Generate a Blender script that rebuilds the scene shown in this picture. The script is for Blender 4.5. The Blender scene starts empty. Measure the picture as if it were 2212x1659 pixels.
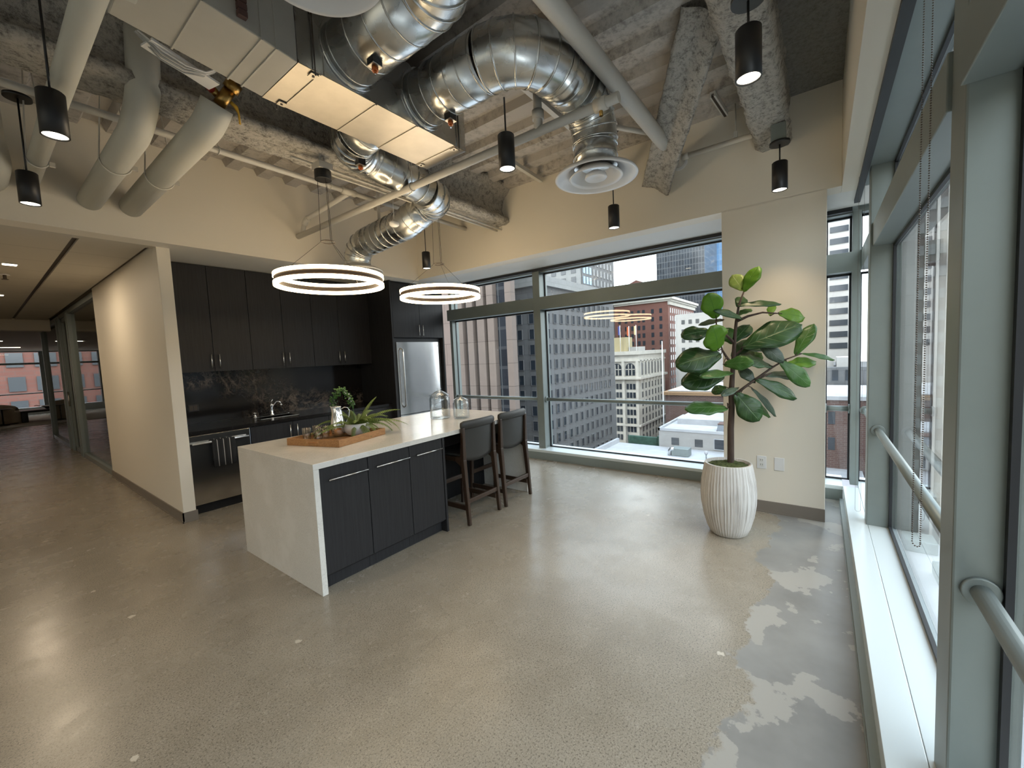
import bpy, math, random
from mathutils import Vector, Matrix, noise as mnoise
SC = bpy.context.scene
COL = SC.collection
PI = math.pi
random.seed(11)

# ---------------------------------------------------------------- builders
class MB:
    """collects geometry in world metres, then links it as ONE mesh object"""
    def __init__(s):
        s.v = []; s.f = []; s.sm = []; s.uv = None
    def add(s, vs, fs, smooth=False):
        o = len(s.v)
        s.v += [tuple(p) for p in vs]
        s.f += [tuple(i + o for i in f) for f in fs]
        s.sm += [smooth] * len(fs)
        return s
    def box(s, x0, y0, z0, x1, y1, z1):
        if x0 > x1: x0, x1 = x1, x0
        if y0 > y1: y0, y1 = y1, y0
        if z0 > z1: z0, z1 = z1, z0
        vs = [(x0,y0,z0),(x1,y0,z0),(x1,y1,z0),(x0,y1,z0),(x0,y0,z1),(x1,y0,z1),(x1,y1,z1),(x0,y1,z1)]
        return s.add(vs, [(0,3,2,1),(4,5,6,7),(0,1,5,4),(1,2,6,5),(2,3,7,6),(3,0,4,7)])
    def obox(s, c, ax, ay, az):
        """oriented box, half-axis vectors"""
        c, ax, ay, az = map(Vector, (c, ax, ay, az))
        vs = [c+sx*ax+sy*ay+sz*az for sz in (-1,1) for sx, sy in ((-1,-1),(1,-1),(1,1),(-1,1))]
        return s.add(vs, [(0,3,2,1),(4,5,6,7),(0,1,5,4),(1,2,6,5),(2,3,7,6),(3,0,4,7)])
    def bar(s, p, q, w, h, up=(0,0,1)):
        p, q = Vector(p), Vector(q); d = (q-p); L = d.length; d.normalize()
        u = Vector(up)
        if abs(d.dot(u)) > .98: u = Vector((1,0,0))
        a = d.cross(u).normalized(); b = a.cross(d).normalized()
        return s.obox((p+q)/2, d*L/2, a*w/2, b*h/2)
    def tbar(s, p, q, w0, h0, w1, h1, up=(0,0,1)):
        """tapered bar"""
        p, q = Vector(p), Vector(q); d = (q-p).normalized(); u = Vector(up)
        if abs(d.dot(u)) > .98: u = Vector((1,0,0))
        a = d.cross(u).normalized(); b = a.cross(d).normalized()
        vs = [p+sa*a*w0/2+sb*b*h0/2 for sa, sb in ((-1,-1),(1,-1),(1,1),(-1,1))] + [q+sa*a*w1/2+sb*b*h1/2 for sa, sb in ((-1,-1),(1,-1),(1,1),(-1,1))]
        return s.add(vs, [(0,3,2,1),(4,5,6,7),(0,1,5,4),(1,2,6,5),(2,3,7,6),(3,0,4,7)])
    def tube(s, pts, r, seg=12, caps=True, closed=False):
        pts = [Vector(p) for p in pts]; n = len(pts)
        rs = r if isinstance(r, (list, tuple)) else [r]*n
        tang = []
        for i in range(n):
            if closed: t = pts[(i+1) % n]-pts[i-1]
            elif i == 0: t = pts[1]-pts[0]
            elif i == n-1: t = pts[-1]-pts[-2]
            else: t = (pts[i+1]-pts[i]).normalized()+(pts[i]-pts[i-1]).normalized()
            tang.append(t.normalized())
        u = Vector((0,0,1))
        if abs(tang[0].dot(u)) > .9: u = Vector((1,0,0))
        a = tang[0].cross(u).normalized()
        vs = []
        for i in range(n):
            t = tang[i]
            a = (a - t*a.dot(t)).normalized(); b = t.cross(a)
            for k in range(seg):
                w = 2*PI*k/seg
                vs.append(pts[i]+(a*math.cos(w)+b*math.sin(w))*rs[i])
        fs = []
        m = n if closed else n-1
        for i in range(m):
            j = (i+1) % n
            for k in range(seg):
                l = (k+1) % seg
                fs.append((i*seg+k, i*seg+l, j*seg+l, j*seg+k))
        s.add(vs, fs, True)
        if caps and not closed:
            o = len(s.v)-len(vs)
            s.f.append(tuple(o+k for k in reversed(range(seg)))); s.sm.append(False)
            s.f.append(tuple(o+(n-1)*seg+k for k in range(seg))); s.sm.append(False)
        return s
    def cyl(s, p, q, r, seg=20, r2=None, caps=True):
        return s.tube([p, q], [r, r if r2 is None else r2], seg, caps)
    def lathe(s, prof, c=(0,0,0), seg=40, closed_top=False, smooth=True, sx=1, sy=1):
        """prof: list of (radius, z); turned about a vertical axis at c"""
        vs = []
        for r, z in prof:
            for k in range(seg):
                w = 2*PI*k/seg
                vs.append((c[0]+r*sx*math.cos(w), c[1]+r*sy*math.sin(w), c[2]+z))
        fs = []
        for i in range(len(prof)-1):
            for k in range(seg):
                l = (k+1) % seg
                fs.append((i*seg+k, i*seg+l, (i+1)*seg+l, (i+1)*seg+k))
        return s.add(vs, fs, smooth)
    def prism(s, poly, d0, d1, axis):
        """poly: 2-D outline in the other two axes (order xyz), extruded along axis"""
        def P(a, b, d):
            return {'x': (d,a,b), 'y': (a,d,b), 'z': (a,b,d)}[axis]
        n = len(poly)
        vs = [P(a,b,d0) for a,b in poly]+[P(a,b,d1) for a,b in poly]
        fs = [tuple(range(n))[::-1], tuple(range(n,2*n))]+[(i,(i+1)%n,n+(i+1)%n,n+i) for i in range(n)]
        return s.add(vs, fs)
    def strip(s, rows, smooth=True, close=False):
        """rows of equal point counts joined into a sheet"""
        n = len(rows[0]); vs = [p for r in rows for p in r]; fs = []
        for i in range(len(rows)-1):
            for k in range(n if close else n-1):
                l = (k+1) % n
                fs.append((i*n+k, i*n+l, (i+1)*n+l, (i+1)*n+k))
        return s.add(vs, fs, smooth)
    def build(s, name, mat, parent=None, bevel=0, bseg=2, label=None, cat=None, group=None, kind=None, fix=True, solid=0, subd=0):
        off = Vector((0,0,0)); p = parent
        while p is not None:
            off += p.location; p = p.parent
        me = bpy.data.meshes.new(name)
        me.from_pydata([(x-off.x, y-off.y, z-off.z) for x, y, z in s.v], [], s.f)
        for pl, sm in zip(me.polygons, s.sm): pl.use_smooth = sm
        if s.uv:
            ul = me.uv_layers.new(name='uv')
            for li, l in enumerate(me.loops): ul.data[li].uv = s.uv[l.vertex_index]
        if fix:
            import bmesh
            b = bmesh.new(); b.from_mesh(me); bmesh.ops.recalc_face_normals(b, faces=b.faces); b.to_mesh(me); b.free()
        me.update()
        o = bpy.data.objects.new(name, me); COL.objects.link(o)
        for m in (mat if isinstance(mat, (list, tuple)) else [mat]): me.materials.append(m)
        if parent is not None: o.parent = parent
        if solid:
            md = o.modifiers.new('solid', 'SOLIDIFY'); md.thickness = solid; md.offset = 0
        if bevel:
            md = o.modifiers.new('bevel', 'BEVEL'); md.width = bevel; md.segments = bseg; md.limit_method = 'ANGLE'; md.angle_limit = .7
            md.harden_normals = False
        if subd:
            md = o.modifiers.new('sub', 'SUBSURF'); md.levels = subd; md.render_levels = subd
        tag(o, label, cat, group, kind)
        return o

def tag(o, label=None, cat=None, group=None, kind=None):
    if label: o['label'] = label
    if cat: o['category'] = cat
    if group: o['group'] = group
    if kind: o['kind'] = kind
    return o

def thing(name, label, cat, loc=(0,0,0), group=None):
    o = bpy.data.objects.new(name, None); COL.objects.link(o)
    o.location = loc; o.empty_display_size = .1
    bpy.context.view_layer.update()
    return tag(o, label, cat, group)

def struct(name, mb, mat, parent=None, **k):
    return mb.build(name, mat, parent, kind=None if parent else 'structure', **k)

def kids(o): return [c for c in bpy.data.objects if c.parent == o]

def dup(root, loc, label=None, group=None):
    """a copy of a thing with its parts and sub-parts"""
    r = root.copy(); COL.objects.link(r); r.location = loc
    if label: r['label'] = label
    if group: r['group'] = group
    def rec(a, b):
        for ch in kids(a):
            if ch == b: continue
            c = ch.copy(); COL.objects.link(c); c.parent = b
            rec(ch, c)
    rec(root, r)
    return r

# ---------------------------------------------------------------- materials
def nmat(name):
    m = bpy.data.materials.new(name); m.use_nodes = True
    nt = m.node_tree
    return m, nt, nt.nodes['Principled BSDF']

def N(nt, typ, **k):
    n = nt.nodes.new(typ)
    for a, b in k.items():
        if a.startswith('_'): setattr(n, a[1:], b)
    return n

def ramp(nt, fac, stops):
    r = nt.nodes.new('ShaderNodeValToRGB')
    el = r.color_ramp.elements
    while len(el) < len(stops): el.new(.5)
    for e, (p, c) in zip(el, stops):
        e.position = p; e.color = (*c, 1) if len(c) == 3 else c
    nt.links.new(fac, r.inputs[0])
    return r.outputs[0]

def tnoise(nt, scale, detail=4, rough=.55, vec=None, dist=0):
    n = nt.nodes.new('ShaderNodeTexNoise')
    n.inputs['Scale'].default_value = scale; n.inputs['Detail'].default_value = detail
    n.inputs['Roughness'].default_value = rough; n.inputs['Distortion'].default_value = dist
    if vec is None: vec = objco(nt)
    nt.links.new(vec, n.inputs['Vector'])
    return n.outputs['Fac']

def objco(nt, scale=None):
    t = nt.nodes.new('ShaderNodeTexCoord')
    if scale is None: return t.outputs['Object']
    mp = nt.nodes.new('ShaderNodeMapping'); mp.inputs['Scale'].default_value = scale
    nt.links.new(t.outputs['Object'], mp.inputs['Vector'])
    return mp.outputs['Vector']

def mixc(nt, fac, a, b, mode='MIX'):
    m = nt.nodes.new('ShaderNodeMix'); m.data_type = 'RGBA'; m.blend_type = mode
    for sock, val in ((m.inputs[0], fac), (m.inputs[6], a), (m.inputs[7], b)):
        if isinstance(val, (int, float)): sock.default_value = val
        elif isinstance(val, tuple): sock.default_value = (*val, 1) if len(val) == 3 else val
        else: nt.links.new(val, sock)
    return m.outputs[2]

def math_(nt, op, a, b=None, clamp=False):
    m = nt.nodes.new('ShaderNodeMath'); m.operation = op; m.use_clamp = clamp
    for i, val in enumerate((a, b)):
        if val is None: continue
        if isinstance(val, (int, float)): m.inputs[i].default_value = val
        else: nt.links.new(val, m.inputs[i])
    return m.outputs[0]

def maprange(nt, v, a, b, c=0, d=1):
    m = nt.nodes.new('ShaderNodeMapRange'); m.interpolation_type = 'SMOOTHSTEP'
    nt.links.new(v, m.inputs[0])
    for i, x in enumerate((a, b, c, d)): m.inputs[1+i].default_value = x
    return m.outputs[0]

def bump(nt, bs, h, strength=.3, dist=.01):
    b = nt.nodes.new('ShaderNodeBump'); b.inputs['Strength'].default_value = strength; b.inputs['Distance'].default_value = dist
    nt.links.new(h, b.inputs['Height']); nt.links.new(b.outputs[0], bs.inputs['Normal'])

def mat(name, col, rough=.5, metal=0, spec=.5, var=None, bmp=None, emit=None, estr=0, trans=0, vscale=None, coat=0):
    m, nt, bs = nmat(name)
    bs.inputs['Base Color'].default_value = (*col, 1)
    bs.inputs['Roughness'].default_value = rough; bs.inputs['Metallic'].default_value = metal
    bs.inputs['Specular IOR Level'].default_value = spec
    if coat: bs.inputs['Coat Weight'].default_value = coat; bs.inputs['Coat Roughness'].default_value = .08
    if var:
        sc, amt = var
        f = tnoise(nt, sc, 5, .6, objco(nt, vscale) if vscale else None)
        lo = tuple(c*(1-amt) for c in col); hi = tuple(min(1, c*(1+amt)) for c in col)
        nt.links.new(ramp(nt, f, [(.3, lo), (.7, hi)]), bs.inputs['Base Color'])
    if bmp:
        sc, st, di = bmp
        bump(nt, bs, tnoise(nt, sc, 4, .6, objco(nt, vscale) if vscale else None), st, di)
    if emit:
        bs.inputs['Emission Color'].default_value = (*emit, 1); bs.inputs['Emission Strength'].default_value = estr
    if trans:
        bs.inputs['Transmission Weight'].default_value = trans
    return m

def glass(name, tint=(.93,.96,.95), f0=.04, edge=None, power=5, fmax=.96):
    """thin architectural glass: clear with mirror reflection growing towards grazing"""
    m = bpy.data.materials.new(name); m.use_nodes = True; nt = m.node_tree
    nt.nodes.clear()
    out = nt.nodes.new('ShaderNodeOutputMaterial')
    tr = nt.nodes.new('ShaderNodeBsdfTransparent'); gl = nt.nodes.new('ShaderNodeBsdfGlossy'); gl.inputs['Roughness'].default_value = 0.0
    lw = nt.nodes.new('ShaderNodeLayerWeight'); lw.inputs['Blend'].default_value = .5
    p = math_(nt, 'POWER', lw.outputs['Facing'], power)
    f = math_(nt, 'ADD', math_(nt, 'MULTIPLY', p, fmax), f0, True)
    if edge: nt.links.new(mixc(nt, p, tint, edge), tr.inputs['Color'])
    else: tr.inputs['Color'].default_value = (*tint, 1)
    mx = nt.nodes.new('ShaderNodeMixShader')
    nt.links.new(f, mx.inputs[0]); nt.links.new(tr.outputs[0], mx.inputs[1]); nt.links.new(gl.outputs[0], mx.inputs[2])
    nt.links.new(mx.outputs[0], out.inputs['Surface'])
    return m

def emission(name, col, strength):
    m = bpy.data.materials.new(name); m.use_nodes = True; nt = m.node_tree; nt.nodes.clear()
    out = nt.nodes.new('ShaderNodeOutputMaterial'); e = nt.nodes.new('ShaderNodeEmission')
    e.inputs[0].default_value = (*col, 1); e.inputs[1].default_value = strength
    nt.links.new(e.outputs[0], out.inputs[0]); return m

WARM = (1.0, .77, .50)
m_wall = mat('wall_paint', (.77,.72,.625), .6, bmp=(220,.06,.002))
m_trim = mat('white_trim', (.72,.72,.69), .5)
m_alum = mat('anodised_aluminium', (.225,.258,.25), .42, .3, var=(3,.05))
m_sill = mat('sill_aluminium', (.62,.68,.69), .35, .2)
m_gasket = mat('black_gasket', (.012,.014,.018), .5)
m_glass = glass('window_glass', (.955,.975,.97))
m_part = glass('partition_glass', (.90,.93,.92), .06)
m_base = mat('rubber_base', (.19,.165,.14), .5)
m_black = mat('black_metal', (.012,.012,.013), .42)
m_dark = mat('dark_bronze', (.05,.035,.025), .45)
m_chrome = mat('chrome', (.82,.82,.83), .06, 1)
m_nickel = mat('brushed_nickel', (.72,.71,.69), .26, 1)
m_white = mat('white_enamel', (.74,.74,.74), .35)
m_pipe = mat('painted_pipe', (.60,.58,.53), .45)
m_insul = mat('pipe_jacket', (.56,.56,.51), .6, bmp=(60,.05,.004))
m_brass = mat('brass', (.35,.22,.07), .3, 1)
m_red = mat('red_paint', (.35,.03,.02), .5)
m_yellow = mat('yellow_lever', (.65,.38,.03), .5)
m_orange = mat('orange_plastic', (.55,.13,.02), .4)

def galv():
    m, nt, bs = nmat('galvanised_steel')
    bs.inputs['Metallic'].default_value = 1
    f = tnoise(nt, 9, 4, .6)
    nt.links.new(ramp(nt, f, [(.3,(.62,.635,.63)),(.7,(.69,.70,.69))]), bs.inputs['Base Color'])
    nt.links.new(maprange(nt, tnoise(nt, 5, 3), .3, .7, .20, .33), bs.inputs['Roughness'])
    return m
m_galv = galv()
m_ductpaint = mat('painted_duct', (.50,.485,.44), .5, var=(3,.06))
m_bare = mat('bare_sheet_metal', (.50,.47,.42), .40, 1, bmp=(3.5,.10,.02), var=(6,.08))

def fireproof(name, lo, hi, sc=22):
    m, nt, bs = nmat(name)
    bs.inputs['Roughness'].default_value = .95; bs.inputs['Specular IOR Level'].default_value = .1
    f = tnoise(nt, sc, 6, .7)
    g = tnoise(nt, 75, 3, .7)
    h = math_(nt, 'ADD', math_(nt, 'MULTIPLY', f, .65), math_(nt, 'MULTIPLY', g, .35))
    nt.links.new(ramp(nt, h, [(.36, lo), (.52, hi), (.7, tuple(min(1, c*1.15) for c in hi))]), bs.inputs['Base Color'])
    bump(nt, bs, h, .9, .03)
    return m
m_fire = fireproof('sprayed_fireproofing', (.15,.145,.13), (.46,.44,.40))
m_fire_smooth = fireproof('troweled_fireproofing', (.20,.195,.18), (.29,.285,.265), 30)

def deckmat():
    m, nt, bs = nmat('oversprayed_deck')
    bs.inputs['Roughness'].default_value = .8
    f = tnoise(nt, 16, 6, .7); g = tnoise(nt, 1.3, 3)
    a = ramp(nt, f, [(.34,(.22,.20,.18)),(.52,(.46,.43,.39)),(.7,(.52,.49,.45))])
    b = mixc(nt, maprange(nt, g, .35, .65), a, (.44,.41,.375))
    nt.links.new(b, bs.inputs['Base Color'])
    bump(nt, bs, f, .4, .01)
    return m
m_deck = deckmat()

def floormat():
    m, nt, bs = nmat('polished_concrete')
    co = objco(nt)
    sep = nt.nodes.new('ShaderNodeSeparateXYZ'); nt.links.new(co, sep.inputs[0])
    big = tnoise(nt, .9, 4, .6, co); mid = tnoise(nt, 6, 5, .65, co); fine = tnoise(nt, 120, 3, .7, co); fine2 = tnoise(nt, 190, 2, .6, co)
    base = ramp(nt, big, [(.3,(.225,.195,.150)),(.55,(.275,.243,.195)),(.75,(.31,.28,.23))])
    base = mixc(nt, math_(nt,'MULTIPLY',maprange(nt, mid, .4, .7),.35), base, (.34,.305,.25))
    base = mixc(nt, math_(nt,'MULTIPLY',maprange(nt, fine, .50, .66),.85), base, (.10,.085,.068))
    base = mixc(nt, math_(nt,'MULTIPLY',maprange(nt, fine2, .57, .70),.7), base, (.46,.42,.35))
    # rare pale chips
    vo = nt.nodes.new('ShaderNodeTexVoronoi'); vo.inputs['Scale'].default_value = 2.6; nt.links.new(co, vo.inputs['Vector'])
    wob = math_(nt,'MULTIPLY',math_(nt,'SUBTRACT',tnoise(nt,34,3,.6,co),.5),.12)
    chip = maprange(nt, math_(nt,'ADD',vo.outputs['Distance'],wob), .040, .052, 1, 0)
    base = mixc(nt, math_(nt,'MULTIPLY',chip,.8), base, (.56,.51,.43))
    # grey levelling strip along the window wall, with an uneven border and pale worn blotches
    edge = math_(nt,'ADD', sep.outputs[1], math_(nt,'MULTIPLY',math_(nt,'SUBTRACT',tnoise(nt,1.7,6,.6,co),.5),.95))
    strip = maprange(nt, edge, .30, .335, 1, 0)
    lay = ramp(nt, tnoise(nt,2.2,4,.6,co), [(.3,(.185,.18,.17)),(.7,(.27,.265,.25))])
    blot = maprange(nt, tnoise(nt,2.6,6,.55,co), .535, .55)
    lay = mixc(nt, blot, lay, (.33,.315,.285))
    base = mixc(nt, strip, base, lay)
    # grout line of the slab edge near the back windows
    nt.links.new(base, bs.inputs['Base Color'])
    r = math_(nt,'ADD',maprange(nt, tnoise(nt,3.1,5,.6,co), .3, .7, .22, .30), math_(nt,'MULTIPLY',strip,.06))
    nt.links.new(r, bs.inputs['Roughness'])
    bs.inputs['Specular IOR Level'].default_value = .36
    bump(nt, bs, mid, .03, .01)
    return m
m_floor = floormat()

def quartz():
    m, nt, bs = nmat('white_quartz')
    f = tnoise(nt, 120, 3, .6); g = tnoise(nt, 3, 6, .7)
    a = ramp(nt, f, [(.35,(.62,.605,.57)),(.55,(.72,.705,.665))])
    nt.links.new(mixc(nt, maprange(nt, g, .45, .65), a, (.75,.735,.70)), bs.inputs['Base Color'])
    bs.inputs['Roughness'].default_value = .16
    return m
m_quartz = quartz()

def laminate(name, a, b):
    m, nt, bs = nmat(name)
    f = tnoise(nt, 60, 4, .6, objco(nt, (1,1,.04)))
    nt.links.new(ramp(nt, f, [(.3, a), (.7, b)]), bs.inputs['Base Color'])
    bs.inputs['Roughness'].default_value = .45; bs.inputs['Specular IOR Level'].default_value = .28
    return m
m_lam = laminate('charcoal_laminate', (.017,.017,.019), (.028,.028,.031))
m_lam_dark = laminate('black_laminate', (.008,.008,.009), (.014,.014,.015))

def marble():
    m, nt, bs = nmat('black_veined_stone')
    co = objco(nt)
    w = tnoise(nt, 1.6, 8, .62, co, .6); w2 = tnoise(nt, 9, 8, .7, co, .8); zone = tnoise(nt, .8, 3, .5, objco(nt,(1,1,1.6)))
    v1 = maprange(nt, math_(nt,'ABSOLUTE',math_(nt,'SUBTRACT',w,.5)), .0, .035, 1, 0)
    v2 = maprange(nt, math_(nt,'ABSOLUTE',math_(nt,'SUBTRACT',w2,.5)), .0, .022, 1, 0)
    v = math_(nt,'MULTIPLY', math_(nt,'ADD',math_(nt,'MULTIPLY',v1,.55),math_(nt,'MULTIPLY',v2,.6),True), maprange(nt, zone, .42, .58))
    c = mixc(nt, math_(nt,'MULTIPLY',v,.8), (.010,.009,.009), (.26,.205,.16))
    nt.links.new(c, bs.inputs['Base Color']); bs.inputs['Roughness'].default_value = .12
    return m
m_marble = marble()
m_counter = mat('black_stone_top', (.012,.011,.011), .22, var=(20,.4))

def steel():
    m, nt, bs = nmat('brushed_stainless')
    bs.inputs['Metallic'].default_value = 1; bs.inputs['Base Color'].default_value = (.70,.70,.70,1)
    f = tnoise(nt, 240, 2, .5, objco(nt, (1,1,.01)))
    nt.links.new(maprange(nt, f, .3, .7, .17, .20), bs.inputs['Roughness'])
    return m
m_steel = steel()

def wood(name, a, b, ax=(1,14,14), rough=.45):
    m, nt, bs = nmat(name)
    f = tnoise(nt, 6, 5, .6, objco(nt, ax), .4)
    nt.links.new(ramp(nt, f, [(.3, a), (.7, b)]), bs.inputs['Base Color']); bs.inputs['Roughness'].default_value = rough
    return m
m_tray = wood('oak_tray', (.30,.135,.045), (.46,.235,.09))
m_stool = wood('dark_stained_wood', (.028,.016,.010), (.055,.032,.020), (14,14,1), .35)
m_leather = mat('black_leather', (.030,.030,.028), .45, bmp=(260,.15,.002))
m_bark = wood('bark', (.035,.022,.016), (.085,.055,.04), (9,9,1), .9)
m_moss = fireproof('moss', (.02,.03,.012), (.10,.12,.05), 40)

def leafmat(name, a, b, t=.25, vein=(.30,.38,.16)):
    m, nt, bs = nmat(name)
    uv = nt.nodes.new('ShaderNodeUVMap'); uv.uv_map = 'uv'
    sep = nt.nodes.new('ShaderNodeSeparateXYZ'); nt.links.new(uv.outputs[0], sep.inputs[0])
    u, v = sep.outputs[0], sep.outputs[1]
    au = math_(nt,'ABSOLUTE',u)
    mid = maprange(nt, au, .02, .06, 1, 0)
    ph = math_(nt,'FRACT',math_(nt,'SUBTRACT',math_(nt,'MULTIPLY',v,6.5),math_(nt,'MULTIPLY',au,1.7)))
    side = maprange(nt, math_(nt,'ABSOLUTE',math_(nt,'SUBTRACT',ph,.5)), .03, .09, 1, 0)
    vn = math_(nt,'MAXIMUM', mid, math_(nt,'MULTIPLY',side,.55))
    base = ramp(nt, tnoise(nt, 7, 4, .6), [(.3,a),(.7,b)])
    nt.links.new(mixc(nt, math_(nt,'MULTIPLY',vn,.6), base, vein), bs.inputs['Base Color'])
    bs.inputs['Roughness'].default_value = .38
    bump(nt, bs, math_(nt,'SUBTRACT',1,vn), .35, .006)
    # a thin leaf lets some light through
    out = [n for n in nt.nodes if n.type == 'OUTPUT_MATERIAL'][0]
    tl = nt.nodes.new('ShaderNodeBsdfTranslucent'); tl.inputs['Color'].default_value = (b[0]*1.6, b[1]*1.7, b[2]*.9, 1)
    mx = nt.nodes.new('ShaderNodeMixShader'); mx.inputs[0].default_value = t
    nt.links.new(bs.outputs[0], mx.inputs[1]); nt.links.new(tl.outputs[0], mx.inputs[2]); nt.links.new(mx.outputs[0], out.inputs['Surface'])
    return m
m_leaf = {'d': leafmat('dark_leaf', (.014,.048,.010), (.036,.098,.020), .18, (.11,.20,.06)),
          'm': leafmat('leaf_green', (.040,.120,.022), (.085,.205,.042), .28, (.16,.27,.10)),
          'b': leafmat('bright_leaf', (.105,.235,.020), (.180,.340,.040), .4, (.05,.14,.02)),
          'p': leafmat('pale_leaf', (.24,.34,.09), (.42,.48,.18), .4, (.5,.55,.3)),
          'g': leafmat('grey_leaf', (.045,.075,.045), (.09,.13,.085), .15, (.16,.2,.15))}  # tones set leaf by leaf: dark, mid, bright, pale, greyish
m_fern = mat('fern_frond', (.13,.19,.035), .55, var=(9,.35))
m_vine = mat('vine_leaf', (.05,.14,.025), .5, var=(12,.3))
m_jar = glass('jar_glass', (.975,.985,.985), .06, (.48,.53,.56), 3, .8)
m_lamp = emission('lamp_face', (1.0,.90,.70), 6)
m_ring = emission('ring_diffuser', (1.0,.76,.46), 12)
# ================================================================= THE SETTING
XB = 4.41      # face of the window-end wall
YH = 5.075     # face of the header wall over kitchen and corridor
ZS = 2.8136    # soffit height
ZD = 3.715     # underside of the deck ribs
GX, GY = 5.36, -.43   # glass planes
SILL = .146

# floor (one slab, in two fields)
f = MB(); f.box(-7,-.18,-.15, 5.1,6.25,0); f.box(-1.2,6.25,-.15, 4.6,15.95,0); f.box(-6,15.95,-.15, 9,27.05,0)
struct('floor', f, m_floor)

# corrugated deck, ribs running along Y
d = MB(); prof = []
x = -7.0; P_ = .305
while x < XB:
    prof += [(x,ZD),(x+.125,ZD),(x+.155,ZD+.062),(x+.275,ZD+.062)]; x += P_
prof = [p for p in prof if p[0] < XB]+[(XB,ZD),(XB,ZD+.12),(-7,ZD+.12)]
d.prism(prof, -.25, YH+.2, 'y')
struct('ceiling', d, m_deck)
# smooth patch of fireproofing between the edge beam and the window wall
c = MB(); c.box(-7,-.14,3.66, XB,.27,3.716); struct('ceiling_edge', c, m_fire_smooth)

w = MB(); w.box(-7,YH,ZS, XB,YH+.2,3.85); struct('wall_left', w, m_wall)
w = MB(); w.box(XB,-.13,2.83, XB+.2,YH+.2,3.85)
w.box(XB,-.033,0, GX+.06,.76,2.84); struct('wall_back', w, m_wall, bevel=.004)
w = MB(); w.box(-7,-.24,2.83, XB+.2,-.13,3.85); struct('wall_right', w, m_wall)
w = MB(); w.box(XB+.15,-.45,2.832, 5.16,6.3,3.0); w.box(XB-.4,YH+.2,ZS, XB+.16,6.3,3.0); struct('ceiling_bay', w, m_trim)
w = MB(); w.box(1.3466,YH+.2,ZS, XB-.38,6.3,3.0); struct('ceiling_kitchen', w, m_wall)
c = MB(); c.box(-7,YH+.2,2.96, 5.5,16,3.1); c.box(-7,16,2.96, 9.1,27.2,3.1); struct('ceiling_light_stop', c, m_wall)  # unseen slab added above the ceilings to stop sky light leaking in
w = MB(); w.box(1.3466,6.2,0, 5.5,6.3,2.97); struct('wall_kitchen', w, m_wall)
w = MB(); w.box(1.2377,5.2747,0, 1.3466,8.70,2.97); struct('wall_corridor', w, m_wall, bevel=.004)
w = MB(); w.box(-7.1,-.45,2.80, -7,5.275,3.85); w.box(-7.1,-.45,0,-7,5.275,.146); w.box(-7.1,4.9,.146,-7,5.275,2.8); struct('wall_rear', w, m_wall)
w = MB(); w.box(-7,YH,0, -1.2,YH+.2,ZS); struct('wall_side', w, m_wall)
w = MB(); w.box(-1.3,YH+.2,0, -1.2,16,2.97); struct('wall_hall', w, m_wall)
w = MB(); w.box(1.3466,6.3,0, 4.6,6.34,2.97); w.box(4.5,6.34,0, 4.6,16,2.97); struct('wall_office', w, m_wall)

# corridor ceiling: tiles with two dark shadow grooves, bulkhead, lounge ceiling
def tilemat():
    m, nt, bs = nmat('ceiling_tiles')
    co = objco(nt); sp = nt.nodes.new('ShaderNodeSeparateXYZ'); nt.links.new(co, sp.inputs[0])
    fr = math_(nt,'FRACT',math_(nt,'DIVIDE',math_(nt,'SUBTRACT',sp.outputs[1],5.45),.665))
    ln = math_(nt,'MINIMUM',fr,math_(nt,'SUBTRACT',1,fr))
    nt.links.new(mixc(nt, maprange(nt, ln, .008,.02,.35,0), (.56,.53,.47), (.25,.23,.2)), bs.inputs['Base Color'])
    bs.inputs['Roughness'].default_value = .8
    bump(nt, bs, tnoise(nt, 90, 3), .15, .004); return m
m_tile = tilemat()
c = MB()
c.box(.735,5.42,2.835, 1.20,13.8,2.9); c.box(-1.2,5.42,2.835, .69,13.8,2.9)
c.box(1.3466,6.34,2.82, 4.5,15.9,2.9)
c.box(-1.2,YH+.2,2.822, 1.2377,5.42,2.9)
struct('ceiling_hall', c, m_tile)
c = MB(); c.box(.688,5.42,2.856, .737,13.8,2.9); c.box(1.198,5.42,2.856, 1.2377,15.9,2.9); struct('trim_1', c, m_dark)
c = MB(); c.box(-1.2,13.8,2.60, 1.2377,14.1,2.9); struct('ceiling_bulkhead', c, m_wall)
c = MB(); c.box(-1.2,14.1,2.70, 1.2377,16,2.9); c.box(-6,16,2.70, 9,27,2.9); struct('ceiling_lounge', c, m_tile)

# baseboards
b = MB(); b.box(1.228,5.262,0, 1.2385,8.70,.105); b.box(1.228,5.262,0, 1.358,5.276,.105); b.box(1.222,5.256,0,1.358,5.264,.014); b.box(1.222,5.256,0,1.23,8.70,.014)
struct('baseboard_left', b, m_base)
b = MB(); b.box(4.398,-.034,0, 4.4105,.76,.108); b.box(4.39,-.034,0,4.40,.76,.014); struct('baseboard_back', b, m_base)
b = MB(); b.box(-6,-.18,0, 5.0,-.150,.045); b.box(-6,-.15,0,5.0,-.146,.008); struct('baseboard_right', b, m_alum)

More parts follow.
